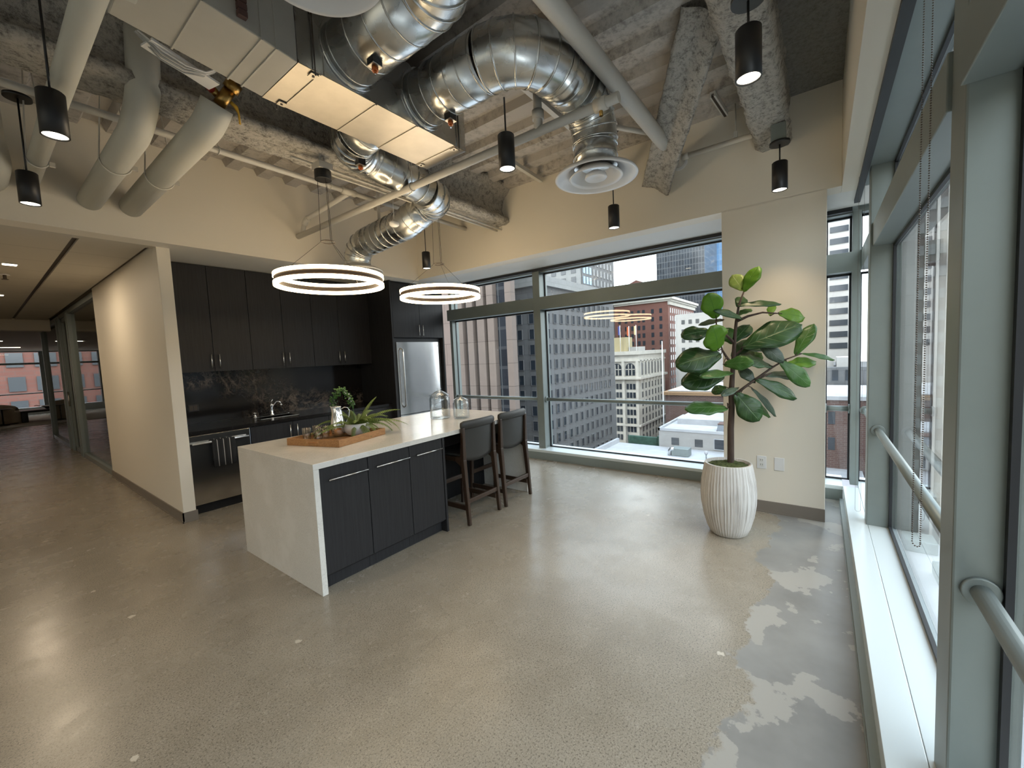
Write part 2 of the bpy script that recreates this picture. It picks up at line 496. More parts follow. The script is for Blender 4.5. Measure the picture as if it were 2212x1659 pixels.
# ---- back window: sill, head, transom, mullions and panes
def window(name): 
    o = bpy.data.objects.new(name, None); COL.objects.link(o); o['kind'] = 'structure'; return o
w1 = window('window_1')
s = MB(); s.box(5.09,-.178,.0, 5.5,5.30,SILL-.002); s.build('sill', m_sill, w1, bevel=.003)
s = MB(); s.box(5.079,-.178,0, 5.0905,5.30,.108); s.build('curb', m_alum, w1)
s = MB(); s.box(5.225,-.45,2.785, 5.45,5.30,2.95); s.build('head', m_alum, w1)
def transom_b(y0, y1):
    MB().box(5.20,y0,2.235, 5.42,y1,2.42).build('transom', m_alum, w1, bevel=.003)
transom_b(3.46,5.30); transom_b(.76,3.34); transom_b(-.24,-.033)
for y0, y1 in ((3.34,3.46),(-.30,-.235)):
    MB().box(5.20,y0,SILL-.01, 5.42,y1,2.80).build('mullion', m_alum, w1, bevel=.004)
MB().box(5.26,5.24,SILL-.01, 5.42,5.30,2.80).build('mullion', m_alum, w1)
MB().box(5.36,-.46,SILL-.01, 5.44,-.40,2.80).build('mullion', m_alum, w1)
def pane_b(y0, y1, z0, z1):
    MB().box(GX,y0,z0, GX+.01,y1,z1).build('pane', m_glass, w1)
    g = MB()
    g.box(GX-.02,y0,z0,GX-.001,y1,z0+.014); g.box(GX-.02,y0,z1-.022,GX-.001,y1,z1); g.box(GX-.02,y0,z0,GX-.001,y0+.016,z1); g.box(GX-.02,y1-.016,z0,GX-.001,y1,z1)
    g.build('gasket', m_gasket, w1)
for y0, y1 in ((3.46,5.25),(.76,3.34),(-.235,-.033),(-.42,-.30)):
    pane_b(y0,y1,SILL,2.235); pane_b(y0,y1,2.42,2.79)

# ---- right window wall
w2 = window('window_2')
s = MB(); s.box(-6,-.2945,.0, 5.09,-.18,SILL); s.box(-6,-.46,.0, 5.5,-.2965,SILL-.001); s.box(-6,-.30,0,5.09,-.29,SILL-.008); s.build('sill', m_sill, w2, bevel=.002)
s = MB(); s.box(-6,-.46,2.835, 5.46,-.272,3.0); s.build('head', m_alum, w2)
XM = [(4.09,4.23),(1.70,1.86),(-.56,-.46),(-2.9,-2.8),(-5.2,-5.1)]
for i, (a, b_) in enumerate(XM):
    MB().box(a,-.46,SILL-.005, b_,-.285 if i == 0 else -.312,2.84).build('mullion', m_alum, w2, bevel=.006)
XP = [(4.23,5.36),(1.86,4.09),(-.46,1.70),(-2.8,-.56),(-5.1,-2.9)]
for a, b_ in XP:
    MB().box(a,-.46,2.255, b_,-.30,2.43).build('transom', m_alum, w2, bevel=.004)
    for z0, z1 in ((SILL,2.255),(2.43,2.836)):
        MB().box(a,GY-.01,z0, b_,GY,z1).build('pane', m_glass, w2)
        g = MB(); y0, y1 = GY+.001, GY+.018
        g.box(a,y0,z0,b_,y1,z0+.02); g.box(a,y0,z1-.022,b_,y1,z1); g.box(a,y0,z0,a+.024,y1,z1); g.box(b_-.024,y0,z0,b_,y1,z1)
        g.build('gasket', m_gasket, w2)

w4 = window('window_fill')  # unseen rear window, added to let in fill light from behind
for y in (-.30,1.4,3.1,4.8): MB().box(-7.12,y-.05,.146,-6.95,y+.05,2.8).build('mullion', m_alum, w4)
MB().box(-7.08,-.3,.146,-7.07,4.9,2.8).build('pane', m_glass, w4)
# ---- lounge windows at the far end of the corridor
w3 = window('window_3')
MB().box(-6,26.9,0, 9,27.2,.30).build('sill', m_sill, w3)
MB().box(-6,27.0,2.66, 9,27.2,2.9).build('head', m_alum, w3)
MB().box(-6,27.0,2.13, 9,27.14,2.21).build('transom', m_alum, w3)
for x in (-5.9,-3.6,-1.3,2.06,4.3,6.6,8.9):
    MB().box(x-.09,26.95,.3, x+.09,27.2,2.7).build('mullion', m_alum, w3)
MB().box(-6,27.10,.3, 9,27.11,2.66).build('pane', m_glass, w3)
wl = MB(); wl.box(-6.1,16,0,-6,27.2,2.97); wl.box(9,16,0,9.1,27.2,2.97); wl.box(-6,15.9,0,-1.3,16,2.97); wl.box(1.3466,15.9,0,9,16,2.97); struct('wall_lounge', wl, m_wall)

# ---- corridor glass partition (thing: framed glazing and a door)
gp = thing('glass_partition', 'aluminium framed glass office front along the corridor wall', 'partition', (1.29,8.71,0))
X0, X1 = 1.245, 1.335
fr = MB()
fr.box(X0,8.71,.0, X1,11.5,.085); fr.box(X0,8.71,2.74, X1,16,2.82); fr.box(X0,8.705,.0,X1,8.735,2.8)
fr.box(X0,13.0,.0, X1,15.9,.085)
fr.build('frame', m_alum, gp)
for y in (11.36,11.56,12.55,12.98,15.85): MB().box(X0-.012,y-.035,0, X1+.012,y+.035,2.78).build('post', m_alum, gp, bevel=.003)
MB().box(1.285,8.735,.085, 1.295,11.33,2.74).build('pane', m_part, gp)
MB().box(1.285,13.0,.085, 1.295,15.82,2.74).build('pane', m_part, gp)
MB().box(1.285,12.59,.0, 1.295,12.95,2.74).build('pane', m_part, gp)
dr = MB(); dr.box(1.27,11.60,.01,1.31,11.68,2.74); dr.box(1.27,12.44,.01,1.31,12.52,2.74); dr.box(1.27,11.6,.01,1.31,12.52,.09); dr.box(1.27,11.6,2.66,1.31,12.52,2.74)
dd = dr.build('door', m_alum, gp)
for z in (.35,1.3,2.3): MB().box(1.245,11.585,z, 1.27,11.61,z+.11).build('hinge', m_dark, dd)
MB().cyl((1.24,12.38,.95),(1.24,12.38,1.25),.012).build('handle', m_nickel, dd)

# ---- handrails
def hrail(name, p, q, label, r=.024):
    o = thing(name, label, 'handrail', p, 'window handrails')
    MB().cyl(p,q,r,18).build('rail', m_alum, o)
    P, Q = Vector(p), Vector(q); dv = (Q-P).normalized()
    for a in (P, Q-dv*.014):
        MB().cyl(a,a+dv*.014,r*1.75,24).build('flange', m_alum, o, bevel=.003)
hrail('handrail', (1.86,-.365,.887), (4.09,-.345,.887), 'aluminium handrail along the side window, between the near and far mullions')
hrail('handrail', (-.46,-.37,.84), (1.70,-.37,.84), 'nearest short handrail, its round flange on the near mullion face')
hrail('handrail', (4.23,-.345,.887), (5.22,-.345,.887), 'stub of handrail in the window corner behind the far mullion')
hrail('handrail', (5.28,.76,.887), (5.28,3.34,.887), 'long handrail across the big city window behind the fig tree', .027)
hrail('handrail', (5.28,3.46,.887), (5.28,5.24,.887), 'handrail across the window beside the refrigerator', .027)
hrail('handrail', (5.30,-.235,.887), (5.30,-.033,.887), 'very short handrail in the slim window right of the column', .027)

# ---- roller shades (dark slot above the glass) with bead chains
def shade(name, p, q, label):
    o = thing(name, label, 'roller shade', p, 'roller shades')
    P, Q = Vector(p), Vector(q)
    MB().cyl(P,Q,.019,16).build('tube', m_gasket, o)
    t = MB()
    if abs(P.x-Q.x) > abs(P.y-Q.y): t.box(P.x,P.y-.022,2.805, Q.x,P.y+.020,2.835)
    else: t.box(P.x-.03,P.y,2.795, P.x+.03,Q.y,2.835)
    t.build('hem_bar', m_gasket, o)
    return o
r1 = shade('roller_shade', (1.9,-.251,2.83), (4.95,-.251,2.83), 'black rolled-up shade in the slot above the side window')
r2 = shade('roller_shade', (-6,-.251,2.83), (1.8,-.251,2.83), 'black rolled-up shade nearest the camera above the side window')
r3 = shade('roller_shade', (5.195,.76,2.83), (5.195,5.25,2.83), 'black rolled-up shade above the city window at the end wall')
r4 = shade('roller_shade', (5.195,-.23,2.83), (5.195,-.035,2.83), 'short black shade over the slim window right of the column')
m_bead = mat('bead_metal', (.16,.13,.11), .4, .6)
def beads(parent, x, y, z0, z1, wdt, ax, r=.0027, step=.0085):
    c = MB(); pts = []
    z = z1
    while z > z0+wdt/2: pts.append((-wdt/2, z)); z -= step
    n = max(3, int(PI*wdt/2/step))
    for i in range(n+1):
        a = PI+PI*i/n; pts.append((math.cos(a)*wdt/2, z0+wdt/2+math.sin(a)*wdt/2))
    z = z0+wdt/2
    while z < z1: pts.append((wdt/2, z)); z += step
    for t, zz in pts:
        px, py = (x+t*ax[0], y+t*ax[1])
        vs = [(px+r,py,zz),(px-r,py,zz),(px,py+r,zz),(px,py-r,zz),(px,py,zz+r),(px,py,zz-r)]
        c.add(vs, [(0,2,4),(2,1,4),(1,3,4),(3,0,4),(2,0,5),(1,2,5),(3,1,5),(0,3,5)], True)
    c.build('bead_chain', m_bead, parent, fix=False)
beads(r1, 1.895, -.262, .866, 2.83, .026, (.75,.66), .0030, .0076)
beads(r1, 4.275, -.245, .178, 2.83, .034, (.0,1.), .0024, .006)

# ---- fireproofed steel
def rough_prism(name, profs, x0, x1, m, amp=.010, step=.035, seed=0, place=None):
    """closed outline swept along x with a lumpy sprayed surface"""
    n = max(2, int((x1-x0)/step)); g = MB(); rows = []
    for i in range(n+1):
        x = x0+(x1-x0)*i/n; row = []
        for y, z in profs:
            v = Vector((x,y,z)); q = mnoise.noise_vector(v*9+Vector((seed,0,0)))+.6*mnoise.noise_vector(v*24)
            row.append(v+Vector((0,q.y,q.z))*amp)
        rows.append(row)
    g.strip(rows, True, True)
    return g
def subdiv(poly, s=.035):
    out = []
    for i, a in enumerate(poly):
        b_ = poly[(i+1) % len(poly)]; L = math.dist(a,b_); k = max(1, int(L/s))
        out += [(a[0]+(b_[0]-a[0])*t/k, a[1]+(b_[1]-a[1])*t/k) for t in range(k)]
    return out
beam = [(3.20,3.76),(3.24,3.70),(3.33,3.60),(3.355,3.48),(3.33,3.40),(3.25,3.355),(3.245,3.31),(3.29,3.285),(3.56,3.285),(3.62,3.315),(3.60,3.37),(3.50,3.42),(3.49,3.62),(3.56,3.70),(3.60,3.76)]
struct('beam', rough_prism('b', subdiv(beam), -2.5, XB+.05, m_fire, .014), m_fire, fix=True)
beam2 = [(.16,3.74),(.22,3.66),(.245,3.52),(.225,3.40),(.205,3.32),(.235,3.27),(.43,3.27),(.475,3.31),(.465,3.38),(.445,3.50),(.50,3.66),(.56,3.74)]
struct('beam', rough_prism('b', subdiv(beam2), -2.5, XB+.05, m_fire, .014, seed=5), m_fire)
# diagonal brace: a coated steel angle from the edge beam down to the end wall
A_, B_ = Vector((2.93,.60,3.70)), Vector((4.36,1.365,3.235))
dv = (B_-A_).normalized(); side = dv.cross(Vector((0,0,1))).normalized(); upv = side.cross(dv).normalized()
g = MB(); rows = []
ang = subdiv([(-.12,.02),(-.12,-.005),(.0,-.03),(.10,-.13),(.125,-.13),(.03,.03),(.0,.06)], .03)
for i in range(52):
    p = A_+(B_-A_)*i/51; row = []
    for a, b_ in ang:
        v = p+side*a+upv*b_; q = mnoise.noise_vector(v*11)+.6*mnoise.noise_vector(v*28); row.append(v+(side*q.x+upv*q.y)*.008)
    rows.append(row)
g.strip(rows, True, True); k = len(ang); o_ = len(g.v)
g.f.append(tuple(o_-k+i for i in range(k))); g.sm.append(False)
struct('beam', g, m_fire)
# ================================================================= KITCHEN
def bar_handle(parent, p, q, out, r=.0055, inset=.02, d=.028):
    """bar pull: rod between p and q with two posts; out = unit vector away from the door"""
    P, Q, O = Vector(p), Vector(q), Vector(out); dv = (Q-P).normalized(); g = MB()
    g.cyl(P+O*d, Q+O*d, r, 10)
    for a in (P+dv*inset, Q-dv*inset): g.cyl(a-O*.002, a+O*d, r*.8, 8)
    return g.build('handle', m_nickel, parent)

# ---- island
IX0, IX1, IY0, IY1 = 1.334, 3.814, 2.697, 3.954
t = MB(); t.box(IX0,IY0,.874, IX1,IY1,.914); t.box(IX0,IY0,0, IX0+.04,IY1,.874); t.box(IX1-.04,IY0,0, IX1,IY1,.874)
tag(t.build('island_worktop', m_quartz, bevel=.0025), 'white quartz waterfall top with end panels on the kitchen island', 'worktop')
xs = [1.380,1.759,2.148,2.516]
lab = ['island cabinet next to the white waterfall end panel','middle cabinet of three in the island front','island cabinet nearest the bar stools with long horizontal pull']
for i in range(3):
    a, b = xs[i], xs[i+1]
    c = thing('island_cabinet', lab[i], 'cabinet', ((a+b)/2, 3.0, 0), 'island pull-out cabinets')
    MB().box(a,2.742,.10, b-.002,3.34,.872).build('body', m_lam_dark, c)
    MB().box(a,2.785,0, b-.002,2.80,.115).build('toe_kick', m_lam, c)
    d = MB(); d.box(a+.002,2.721,.118, b-.003,2.741,.866); d = d.build('door', m_lam, c, bevel=.0015)
    bar_handle(d, (a+.056,2.721,.780), (b-.014,2.721,.780), (0,-1,0))
tag(MB().box(2.519,2.716,0, 2.543,3.34,.873).build('island_side_panel', m_lam, bevel=.0015), 'charcoal panel closing the island cabinets beside the stool recess', 'panel')
tag(MB().box(1.376,3.345,0, 3.772,3.93,.872).build('island_back_cabinet', m_lam_dark), 'black cabinet carcass inside the island behind the knee recess', 'cabinet')

# ---- bar stools
def stool(x0, y0, label):
    """back legs stand at y0 (room side), seat tucked under the top towards +y"""
    o = thing('bar_stool', label, 'stool', (x0+.225, y0+.25, 0), 'bar stools')
    W = .45; xl, xr = x0, x0+W
    for x, s in ((xl,1),(xr,-1)):
        g = MB(); g.tbar((x,y0,0),(x+.006*s,y0+.045,.62),.030,.036,.042,.050,(0,1,0)); g.tbar((x+.006*s,y0+.045,.62),(x+.004*s,y0+.030,.925),.042,.050,.032,.030,(0,1,0))
        g.prism([(y0+.03,.50),(y0+.075,.56),(y0+.14,.60),(y0+.14,.645),(y0+.03,.65)], x+.006*s-.017, x+.006*s+.017, 'x')
        g.build('leg', m_stool, o, bevel=.006)
    for x, s in ((xl+.02,1),(xr-.02,-1)):
        MB().tbar((x,y0+.50,0),(x+.004*s,y0+.47,.63),.030,.030,.040,.040,(0,1,0)).build('leg', m_stool, o, bevel=.006)
        MB().bar((x-.004,y0+.02,.155),(x,y0+.49,.155),.022,.045).build('stretcher', m_stool, o, bevel=.004)
        MB().bar((x,y0+.06,.615),(x,y0+.48,.615),.026,.045).build('seat_rail', m_stool, o, bevel=.004)
    MB().bar((xl+.012,y0+.016,.225),(xr-.012,y0+.016,.225),.024,.042).build('stretcher', m_stool, o, bevel=.004)
    MB().bar((xl+.02,y0+.485,.30),(xr-.02,y0+.485,.30),.024,.045).build('footrest', m_stool, o, bevel=.004)
    MB().bar((xl+.02,y0+.475,.615),(xr-.02,y0+.475,.615),.026,.045).build('seat_rail', m_stool, o, bevel=.004)
    # sling seat
    g = MB(); rows = []
    for i in range(9):
        v = i/8; y = y0+.085+.41*v
        rows.append([(xl+.015+(W-.03)*u/8, y, .652-.020*math.sin(PI*u/8)*(.4+.6*math.sin(PI*v))) for u in range(9)])
    g.strip(rows).build('seat', m_leather, o, solid=.022)
    # leather back: panel bowed backwards with a padded roll along the top
    g = MB(); rows = []
    for i in range(10):
        v = i/9; z = .615+.335*v
        row = []
        for u in range(13):
            q = u/12*2-1
            wd = (W-.018)*(1 if v > .35 else .93+.07*v/.35)
            row.append((x0+W/2+q*wd/2, y0+.058-.028*(1-q*q)*(.35+.65*v)-.012*v, z-(.028*q*q*(1-v) if v < .4 else 0)*0 - (1-q*q)*.035*(1-v)))
        rows.append(row)
    bk = g.strip(rows).build('backrest', m_leather, o, solid=.014)
    pts = []
    for u in range(15):
        q = u/14*2-1
        pts.append((x0+W/2+q*(W/2+.012), y0+.040-.028*(1-q*q), .950))
    g = MB()
    for i, p in enumerate(pts): pass
    rr = [.017]+[.024]*13+[.017]
    g.tube(pts, rr, 14); 
    for k in range(len(g.v)):
        x, y, z = g.v[k]; g.v[k] = (x, y0+.036+(y-(y0+.036))*.85, .915+(z-.950)*1.75+.030)
    g.build('top_rail', m_leather, o)
    return o
stool(2.728, 2.632, 'black leather bar stool tucked into the middle of the island')
stool(3.284, 2.629, 'black leather bar stool by the far end of the island, nearest the window')

# ---- wall units
DX = [1.406,1.816,2.233,2.640,3.048,3.459,3.862]
tag(MB().box(1.348,5.862,1.552, 1.404,6.198,ZS-.002).build('filler_panel', m_lam), 'narrow charcoal filler strip between the cream wall and the wall cupboards', 'panel')
tag(MB().box(3.864,5.862,1.552, 3.998,6.198,ZS-.002).build('filler_panel', m_lam), 'narrow charcoal filler strip between the wall cupboards and the refrigerator surround', 'panel')
lab = ['wall cupboard pair at the end beside the cream wall','middle pair of tall charcoal wall cupboards above the sink','dark wall cupboard pair nearest the refrigerator']
for i in range(3):
    a, m_, b = DX[2*i], DX[2*i+1], DX[2*i+2]
    c = thing('wall_cabinet', lab[i], 'cabinet', ((a+b)/2,6.0,1.55), 'charcoal wall cupboards')
    MB().box(a,5.872,1.552, b-.002,6.2,ZS-.004).build('body', m_lam_dark, c)
    for (p, q, hx) in ((a,m_,m_-.033),(m_,b,m_+.052)):
        d = MB().box(p+.002,5.85,1.55, q-.0025,5.871,ZS-.012).build('door', m_lam, c, bevel=.0015)
        bar_handle(d, (hx,5.85,1.582), (hx,5.85,1.757), (0,-1,0))

# ---- base units
w = MB(); CY = 5.39; hx0,hx1,hy0,hy1 = 2.20,2.665,5.66,5.93
w.box(1.3475,CY,.874, hx0,6.178,.914); w.box(hx1,CY,.874, 3.998,6.178,.914); w.box(hx0,CY,.874, hx1,hy0,.914); w.box(hx0,hy1,.874, hx1,6.178,.914)
tag(w.build('worktop', m_counter), 'black stone worktop along the kitchen wall', 'worktop')
tag(MB().box(1.3475,6.180,.915, 3.998,6.199,1.549).build('backsplash', m_marble), 'black stone splashback with rusty gold veins', 'splashback')
s = thing('sink', 'stainless steel sink let into the black worktop', 'sink', (2.43,5.8,.74))
g = MB(); g.box(hx0-.004,hy0-.004,.73, hx1+.004,hy1+.004,.735)
for a in ((hx0-.004,hy0-.004,hx0,hy1+.004),(hx1,hy0-.004,hx1+.004,hy1+.004),(hx0,hy0-.004,hx1,hy0),(hx0,hy1,hx1,hy1+.004)): g.box(a[0],a[1],.73, a[2],a[3],.905)
g.build('basin', m_steel, s)
g = MB()
for a in ((hx0-.006,hy0-.012,hx0+.012,hy1+.012),(hx1-.012,hy0-.012,hx1+.006,hy1+.012),(hx0,hy0-.012,hx1,hy0+.008),(hx0,hy1-.008,hx1,hy1+.012)): g.box(a[0],a[1],.9145, a[2],a[3],.9185)
g.build('rim', m_nickel, s)
fa = thing('faucet', 'chrome gooseneck kitchen faucet behind the sink', 'faucet', (2.467,5.985,.914))
MB().lathe([(.0,0),(.030,0),(.030,.012),(.018,.03),(.017,.10),(.024,.135),(.020,.16),(.0,.165)], (2.467,5.985,.9145), 24).build('body', m_chrome, fa)
MB().tube([(2.472,5.98,1.00),(2.492,5.965,1.055),(2.525,5.945,1.10),(2.55,5.93,1.095),(2.562,5.92,1.065)],[.010,.010,.010,.011,.014],12).build('spout', m_chrome, fa)
MB().lathe([(.0,0),(.016,0),(.018,.02),(.012,.035),(.0,.035)], (2.563,5.919,1.035), 16).build('spray_head', m_chrome, fa)
MB().tube([(2.467,5.985,1.075),(2.475,5.985,1.11),(2.492,5.985,1.135)],[.010,.007,.009],10).build('lever', m_chrome, fa)
sd = thing('soap_dispenser', 'small chrome soap pump on the worktop beside the sink', 'dispenser', (2.25,5.975,.914))
MB().lathe([(.0,0),(.027,0),(.027,.008),(.017,.014),(.016,.045),(.022,.05),(.022,.066),(.0,.070)], (2.25,5.975,.9145), 20).build('body', m_chrome, sd)
MB().tube([(2.25,5.975,.976),(2.25,5.93,.974)],.005,8).build('nozzle', m_chrome, sd)
tag(MB().lathe([(.0,0),(.021,0),(.020,.006),(.0,.010)], (2.684,6.0,.9145), 18).build('air_switch', m_chrome), 'little round chrome button on the worktop right of the faucet', 'button')
so = thing('socket_plate', 'black socket plate low on the dark splashback by the cream wall', 'outlet', (1.652,6.18,1.11))
MB().box(1.598,6.173,1.066, 1.706,6.1805,1.156).build('plate', m_black, so, bevel=.003)
g = MB(); g.box(1.612,6.170,1.080, 1.648,6.1735,1.142); g.box(1.656,6.170,1.080, 1.692,6.1735,1.142); g.build('insert', m_dark, so)

dw = thing('dishwasher', 'stainless dishwasher between the cream wall and the sink cupboard', 'dishwasher', (1.67,5.7,0))
MB().box(1.372,5.43,.09, 1.972,6.05,.868).build('body', m_lam_dark, dw)
d = MB().box(1.376,5.405,.105, 1.968,5.43,.866).build('door', m_steel, dw, bevel=.004)
g = MB(); g.cyl((1.392,5.362,.782),(1.936,5.362,.782),.011,14)
for x in (1.42,1.908): g.cyl((x,5.362,.782),(x,5.407,.782),.008,10)
g.build('handle', m_nickel, d)
MB().box(1.372,5.45,0, 1.972,5.47,.088).build('toe_kick', m_lam_dark, dw)
# striped towel folded over the handle
def towelmat():
    m, nt, bs = nmat('striped_towel')
    sp = nt.nodes.new('ShaderNodeSeparateXYZ'); nt.links.new(objco(nt), sp.inputs[0])
    fr = math_(nt,'FRACT',math_(nt,'ADD',math_(nt,'MULTIPLY',sp.outputs[0],16.5),.52))
    st = maprange(nt, math_(nt,'ABSOLUTE',math_(nt,'SUBTRACT',fr,.5)), .04,.065,1,0)
    nt.links.new(mixc(nt, st, (.014,.014,.015), (.42,.40,.37)), bs.inputs['Base Color']); bs.inputs['Roughness'].default_value = .95
    bump(nt, bs, tnoise(nt, 180, 2), .3, .004); return m
to = thing('dish_towel', 'black dish towel with thin pale stripes over the dishwasher handle', 'towel', (1.675,5.362,.78))
g = MB(); rows = []
prof = [(5.383,.56),(5.382,.70),(5.380,.775),(5.370,.796),(5.358,.797),(5.348,.785),(5.346,.72),(5.344,.62),(5.343,.50)]
for u in range(25):
    x = 1.565+.222*u/24; wv = .003*math.sin(u*1.15)
    rows.append([(x+(.010*(k-8)/8 if k > 4 else 0)*-.3, y+wv*(k/8 if k > 4 else .3), z) for k, (y, z) in enumerate(prof)])
g.strip(rows).build('cloth', towelmat(), to, solid=.004)

def base_unit(a, seam, b, label):
    c = thing('base_cabinet', label, 'cabinet', ((a+b)/2,5.75,0), 'base cupboards')
    MB().box(a,5.43,.10, b-.002,5.64,.872).build('body', m_lam_dark, c)
    MB().box(a,5.46,0, b-.002,5.48,.098).build('toe_kick', m_lam_dark, c)
    for p, q, hx in ((a,seam,seam-.042),(seam,b,seam+.046)):
        d = MB().box(p+.002,5.408,.105, q-.002,5.429,.868).build('door', m_lam, c, bevel=.0015)
        bar_handle(d, (hx,5.408,.655), (hx,5.408,.83), (0,-1,0))
base_unit(1.976,2.463,2.95, 'charcoal cupboard with two doors under the sink')
base_unit(2.952,3.47,3.997, 'charcoal base cupboard between the sink and the refrigerator')

# ---- refrigerator and its surround
FY = 5.29
tag(MB().box(4.000,FY,0, 4.027,6.199,ZS-.001).build('tall_side_panel', m_lam, bevel=.001), 'tall charcoal panel on the sink side of the refrigerator', 'panel')
tag(MB().box(5.063,FY,0, 5.089,6.199,ZS-.001).build('tall_side_panel', m_lam, bevel=.001), 'tall charcoal panel between the refrigerator and the window', 'panel')
c = thing('overhead_cabinet', 'charcoal cupboard with two small doors above the refrigerator', 'cabinet', (4.545,5.7,1.94))
MB().box(4.029,FY+.022,1.936, 5.061,6.19,ZS-.004).build('body', m_lam_dark, c)
for p, q, hx in ((4.029,4.567,4.527),(4.567,5.061,4.606)):
    d = MB().box(p+.002,FY,1.94, q-.002,FY+.02,ZS-.03).build('door', m_lam, c, bevel=.0015)
    bar_handle(d, (hx,FY,1.968), (hx,FY,2.145), (0,-1,0))
rf = thing('refrigerator', 'stainless refrigerator standing in the charcoal surround', 'refrigerator', (4.57,5.7,0))
MB().box(4.10,5.40,.03, 5.0,6.15,1.90).build('body', m_black, rf)
MB().box(4.03,5.36,.0, 5.06,5.40,1.934).build('recess', m_gasket, rf)
def curved_door(z0, z1, name):
    g = MB(); n = 16; rows = []
    for i in range(n+1):
        u = i/n*2-1; x = 4.112+.925*i/n; y = 5.318+.030*u*u
        rows.append([(x,y,z0),(x,y,z1)])
    g.strip(rows)
    back = [[(p[0][0],5.365,z0),(p[0][0],5.365,z1)] for p in rows]
    g.strip(back)
    for k in (0,1):
        for i in range(n):
            g.add([rows[i][k],rows[i+1][k],back[i+1][k],back[i][k]],[(0,1,2,3)])
    for i in (0,n): g.add([rows[i][0],rows[i][1],back[i][1],back[i][0]],[(0,1,2,3)])
    return g.build(name, m_steel, rf)
d1 = curved_door(.71, 1.868, 'door')
d2 = curved_door(.06, .70, 'freezer_drawer')
g = MB(); g.tube([(4.178,5.34,.83),(4.176,5.285,.855),(4.176,5.278,.90),(4.176,5.275,1.30),(4.176,5.278,1.70),(4.176,5.285,1.745),(4.178,5.34,1.77)],.013,12); g.build('handle', m_steel, d1)
g = MB(); g.tube([(4.25,5.33,.62),(4.26,5.27,.62),(4.89,5.27,.62),(4.90,5.33,.62)],.012,12); g.build('handle', m_steel, d2)
MB().cyl((4.965,5.346,1.80),(4.965,5.338,1.80),.014,20).build('badge', m_nickel, d1)

# ================================================================= THINGS ON THE ISLAND
Z = .914
tr = thing('serving_tray', 'oak serving tray with cut-out handles on the island', 'tray', (1.912,3.37,Z))
ca = [(1.724,3.038),(2.253,3.171),(2.096,3.702),(1.567,3.569)]
cen = Vector((sum(p[0] for p in ca)/4, sum(p[1] for p in ca)/4))
tw = .012
inner = [tuple(cen+(Vector(p)-cen)*(1-2*tw/.55)) for p in ca]
MB().prism(inner, Z+.001, Z+.010, 'z').build('base', m_tray, tr)
for i in range(4):
    a, b = ca[i], ca[(i+1)%4]; ai, bi = inner[i], inner[(i+1)%4]
    g = MB()
    if i in (1,3):   # ends with hand slots
        A, B, Ai, Bi = map(Vector, (a,b,ai,bi))
        def sec(t0, t1, z0, z1):
            g.prism([tuple(A.lerp(B,t0)),tuple(A.lerp(B,t1)),tuple(Ai.lerp(Bi,t1)),tuple(Ai.lerp(Bi,t0))], z0, z1, 'z')
        sec(0,.39,Z,Z+.058); sec(.61,1,Z,Z+.058); sec(.39,.61,Z,Z+.022); sec(.39,.61,Z+.040,Z+.058)
    else: g.prism([a,b,bi,ai], Z, Z+.058, 'z')
    g.build('side', m_tray, tr, bevel=.002)
# drinking glasses standing in the tray
def tumbler(x, y, label, first=[None]):
    if first[0] is None:
        o = thing('drinking_glass', label, 'glass', (x,y,Z+.010), 'drinking glasses in the tray')
        MB().lathe([(0,.002),(.028,.002),(.030,.006),(.037,.112),(.0355,.112),(.0285,.012),(0,.012)], (x,y,Z+.010), 28).build('tumbler', m_jar, o)
        first[0] = o; return o
    return dup(first[0], (x,y,Z+.010), label)
tumbler(1.725,3.545, 'clear tumbler at the outer corner of the tray')
tumbler(1.790,3.475, 'clear tumbler in the tray, second from the outer corner')
tumbler(1.830,3.575, 'clear tumbler in the tray behind the front two')
tumbler(1.868,3.500, 'clear tumbler in the tray closest to the silver pitcher')
pt = thing('pitcher', 'polished silver water pitcher standing in the tray', 'pitcher', (1.975,3.475,Z+.010))
c = (1.975,3.475,Z+.010)
prof = [(0,.001),(.044,.001),(.050,.006),(.060,.032),(.066,.066),(.064,.10),(.056,.15),(.045,.205),(.038,.242),(.037,.262),(.039,.270)]
g = MB(); g.lathe(prof+[(.0365,.268),(.035,.242),(.042,.205),(.053,.14),(.055,.05),(0,.04)], c, 40)
for k, (x, y, z) in enumerate(g.v):       # drawn-out lip
    h = z-c[2]
    if h > .215:
        dx, dy = x-c[0], y-c[1]; r = math.hypot(dx,dy); a = math.atan2(dy,dx)-2.55
        s_ = max(0, math.cos(a))**6*(h-.215)/.055*.022
        if r > .01: g.v[k] = (x+dx/r*s_, y+dy/r*s_, z+s_*.35)
g.build('body', m_chrome, pt)
hd = [(.036,.240),(.064,.258),(.092,.252),(.106,.222),(.100,.178),(.081,.135),(.064,.10)]
ha = -.62
pts = [(c[0]+r*math.cos(ha), c[1]+r*math.sin(ha), c[2]+z) for r, z in hd]
MB().tube(pts, [.004,.004,.004,.004,.004,.0045,.005], 10).build('handle', m_chrome, pt)

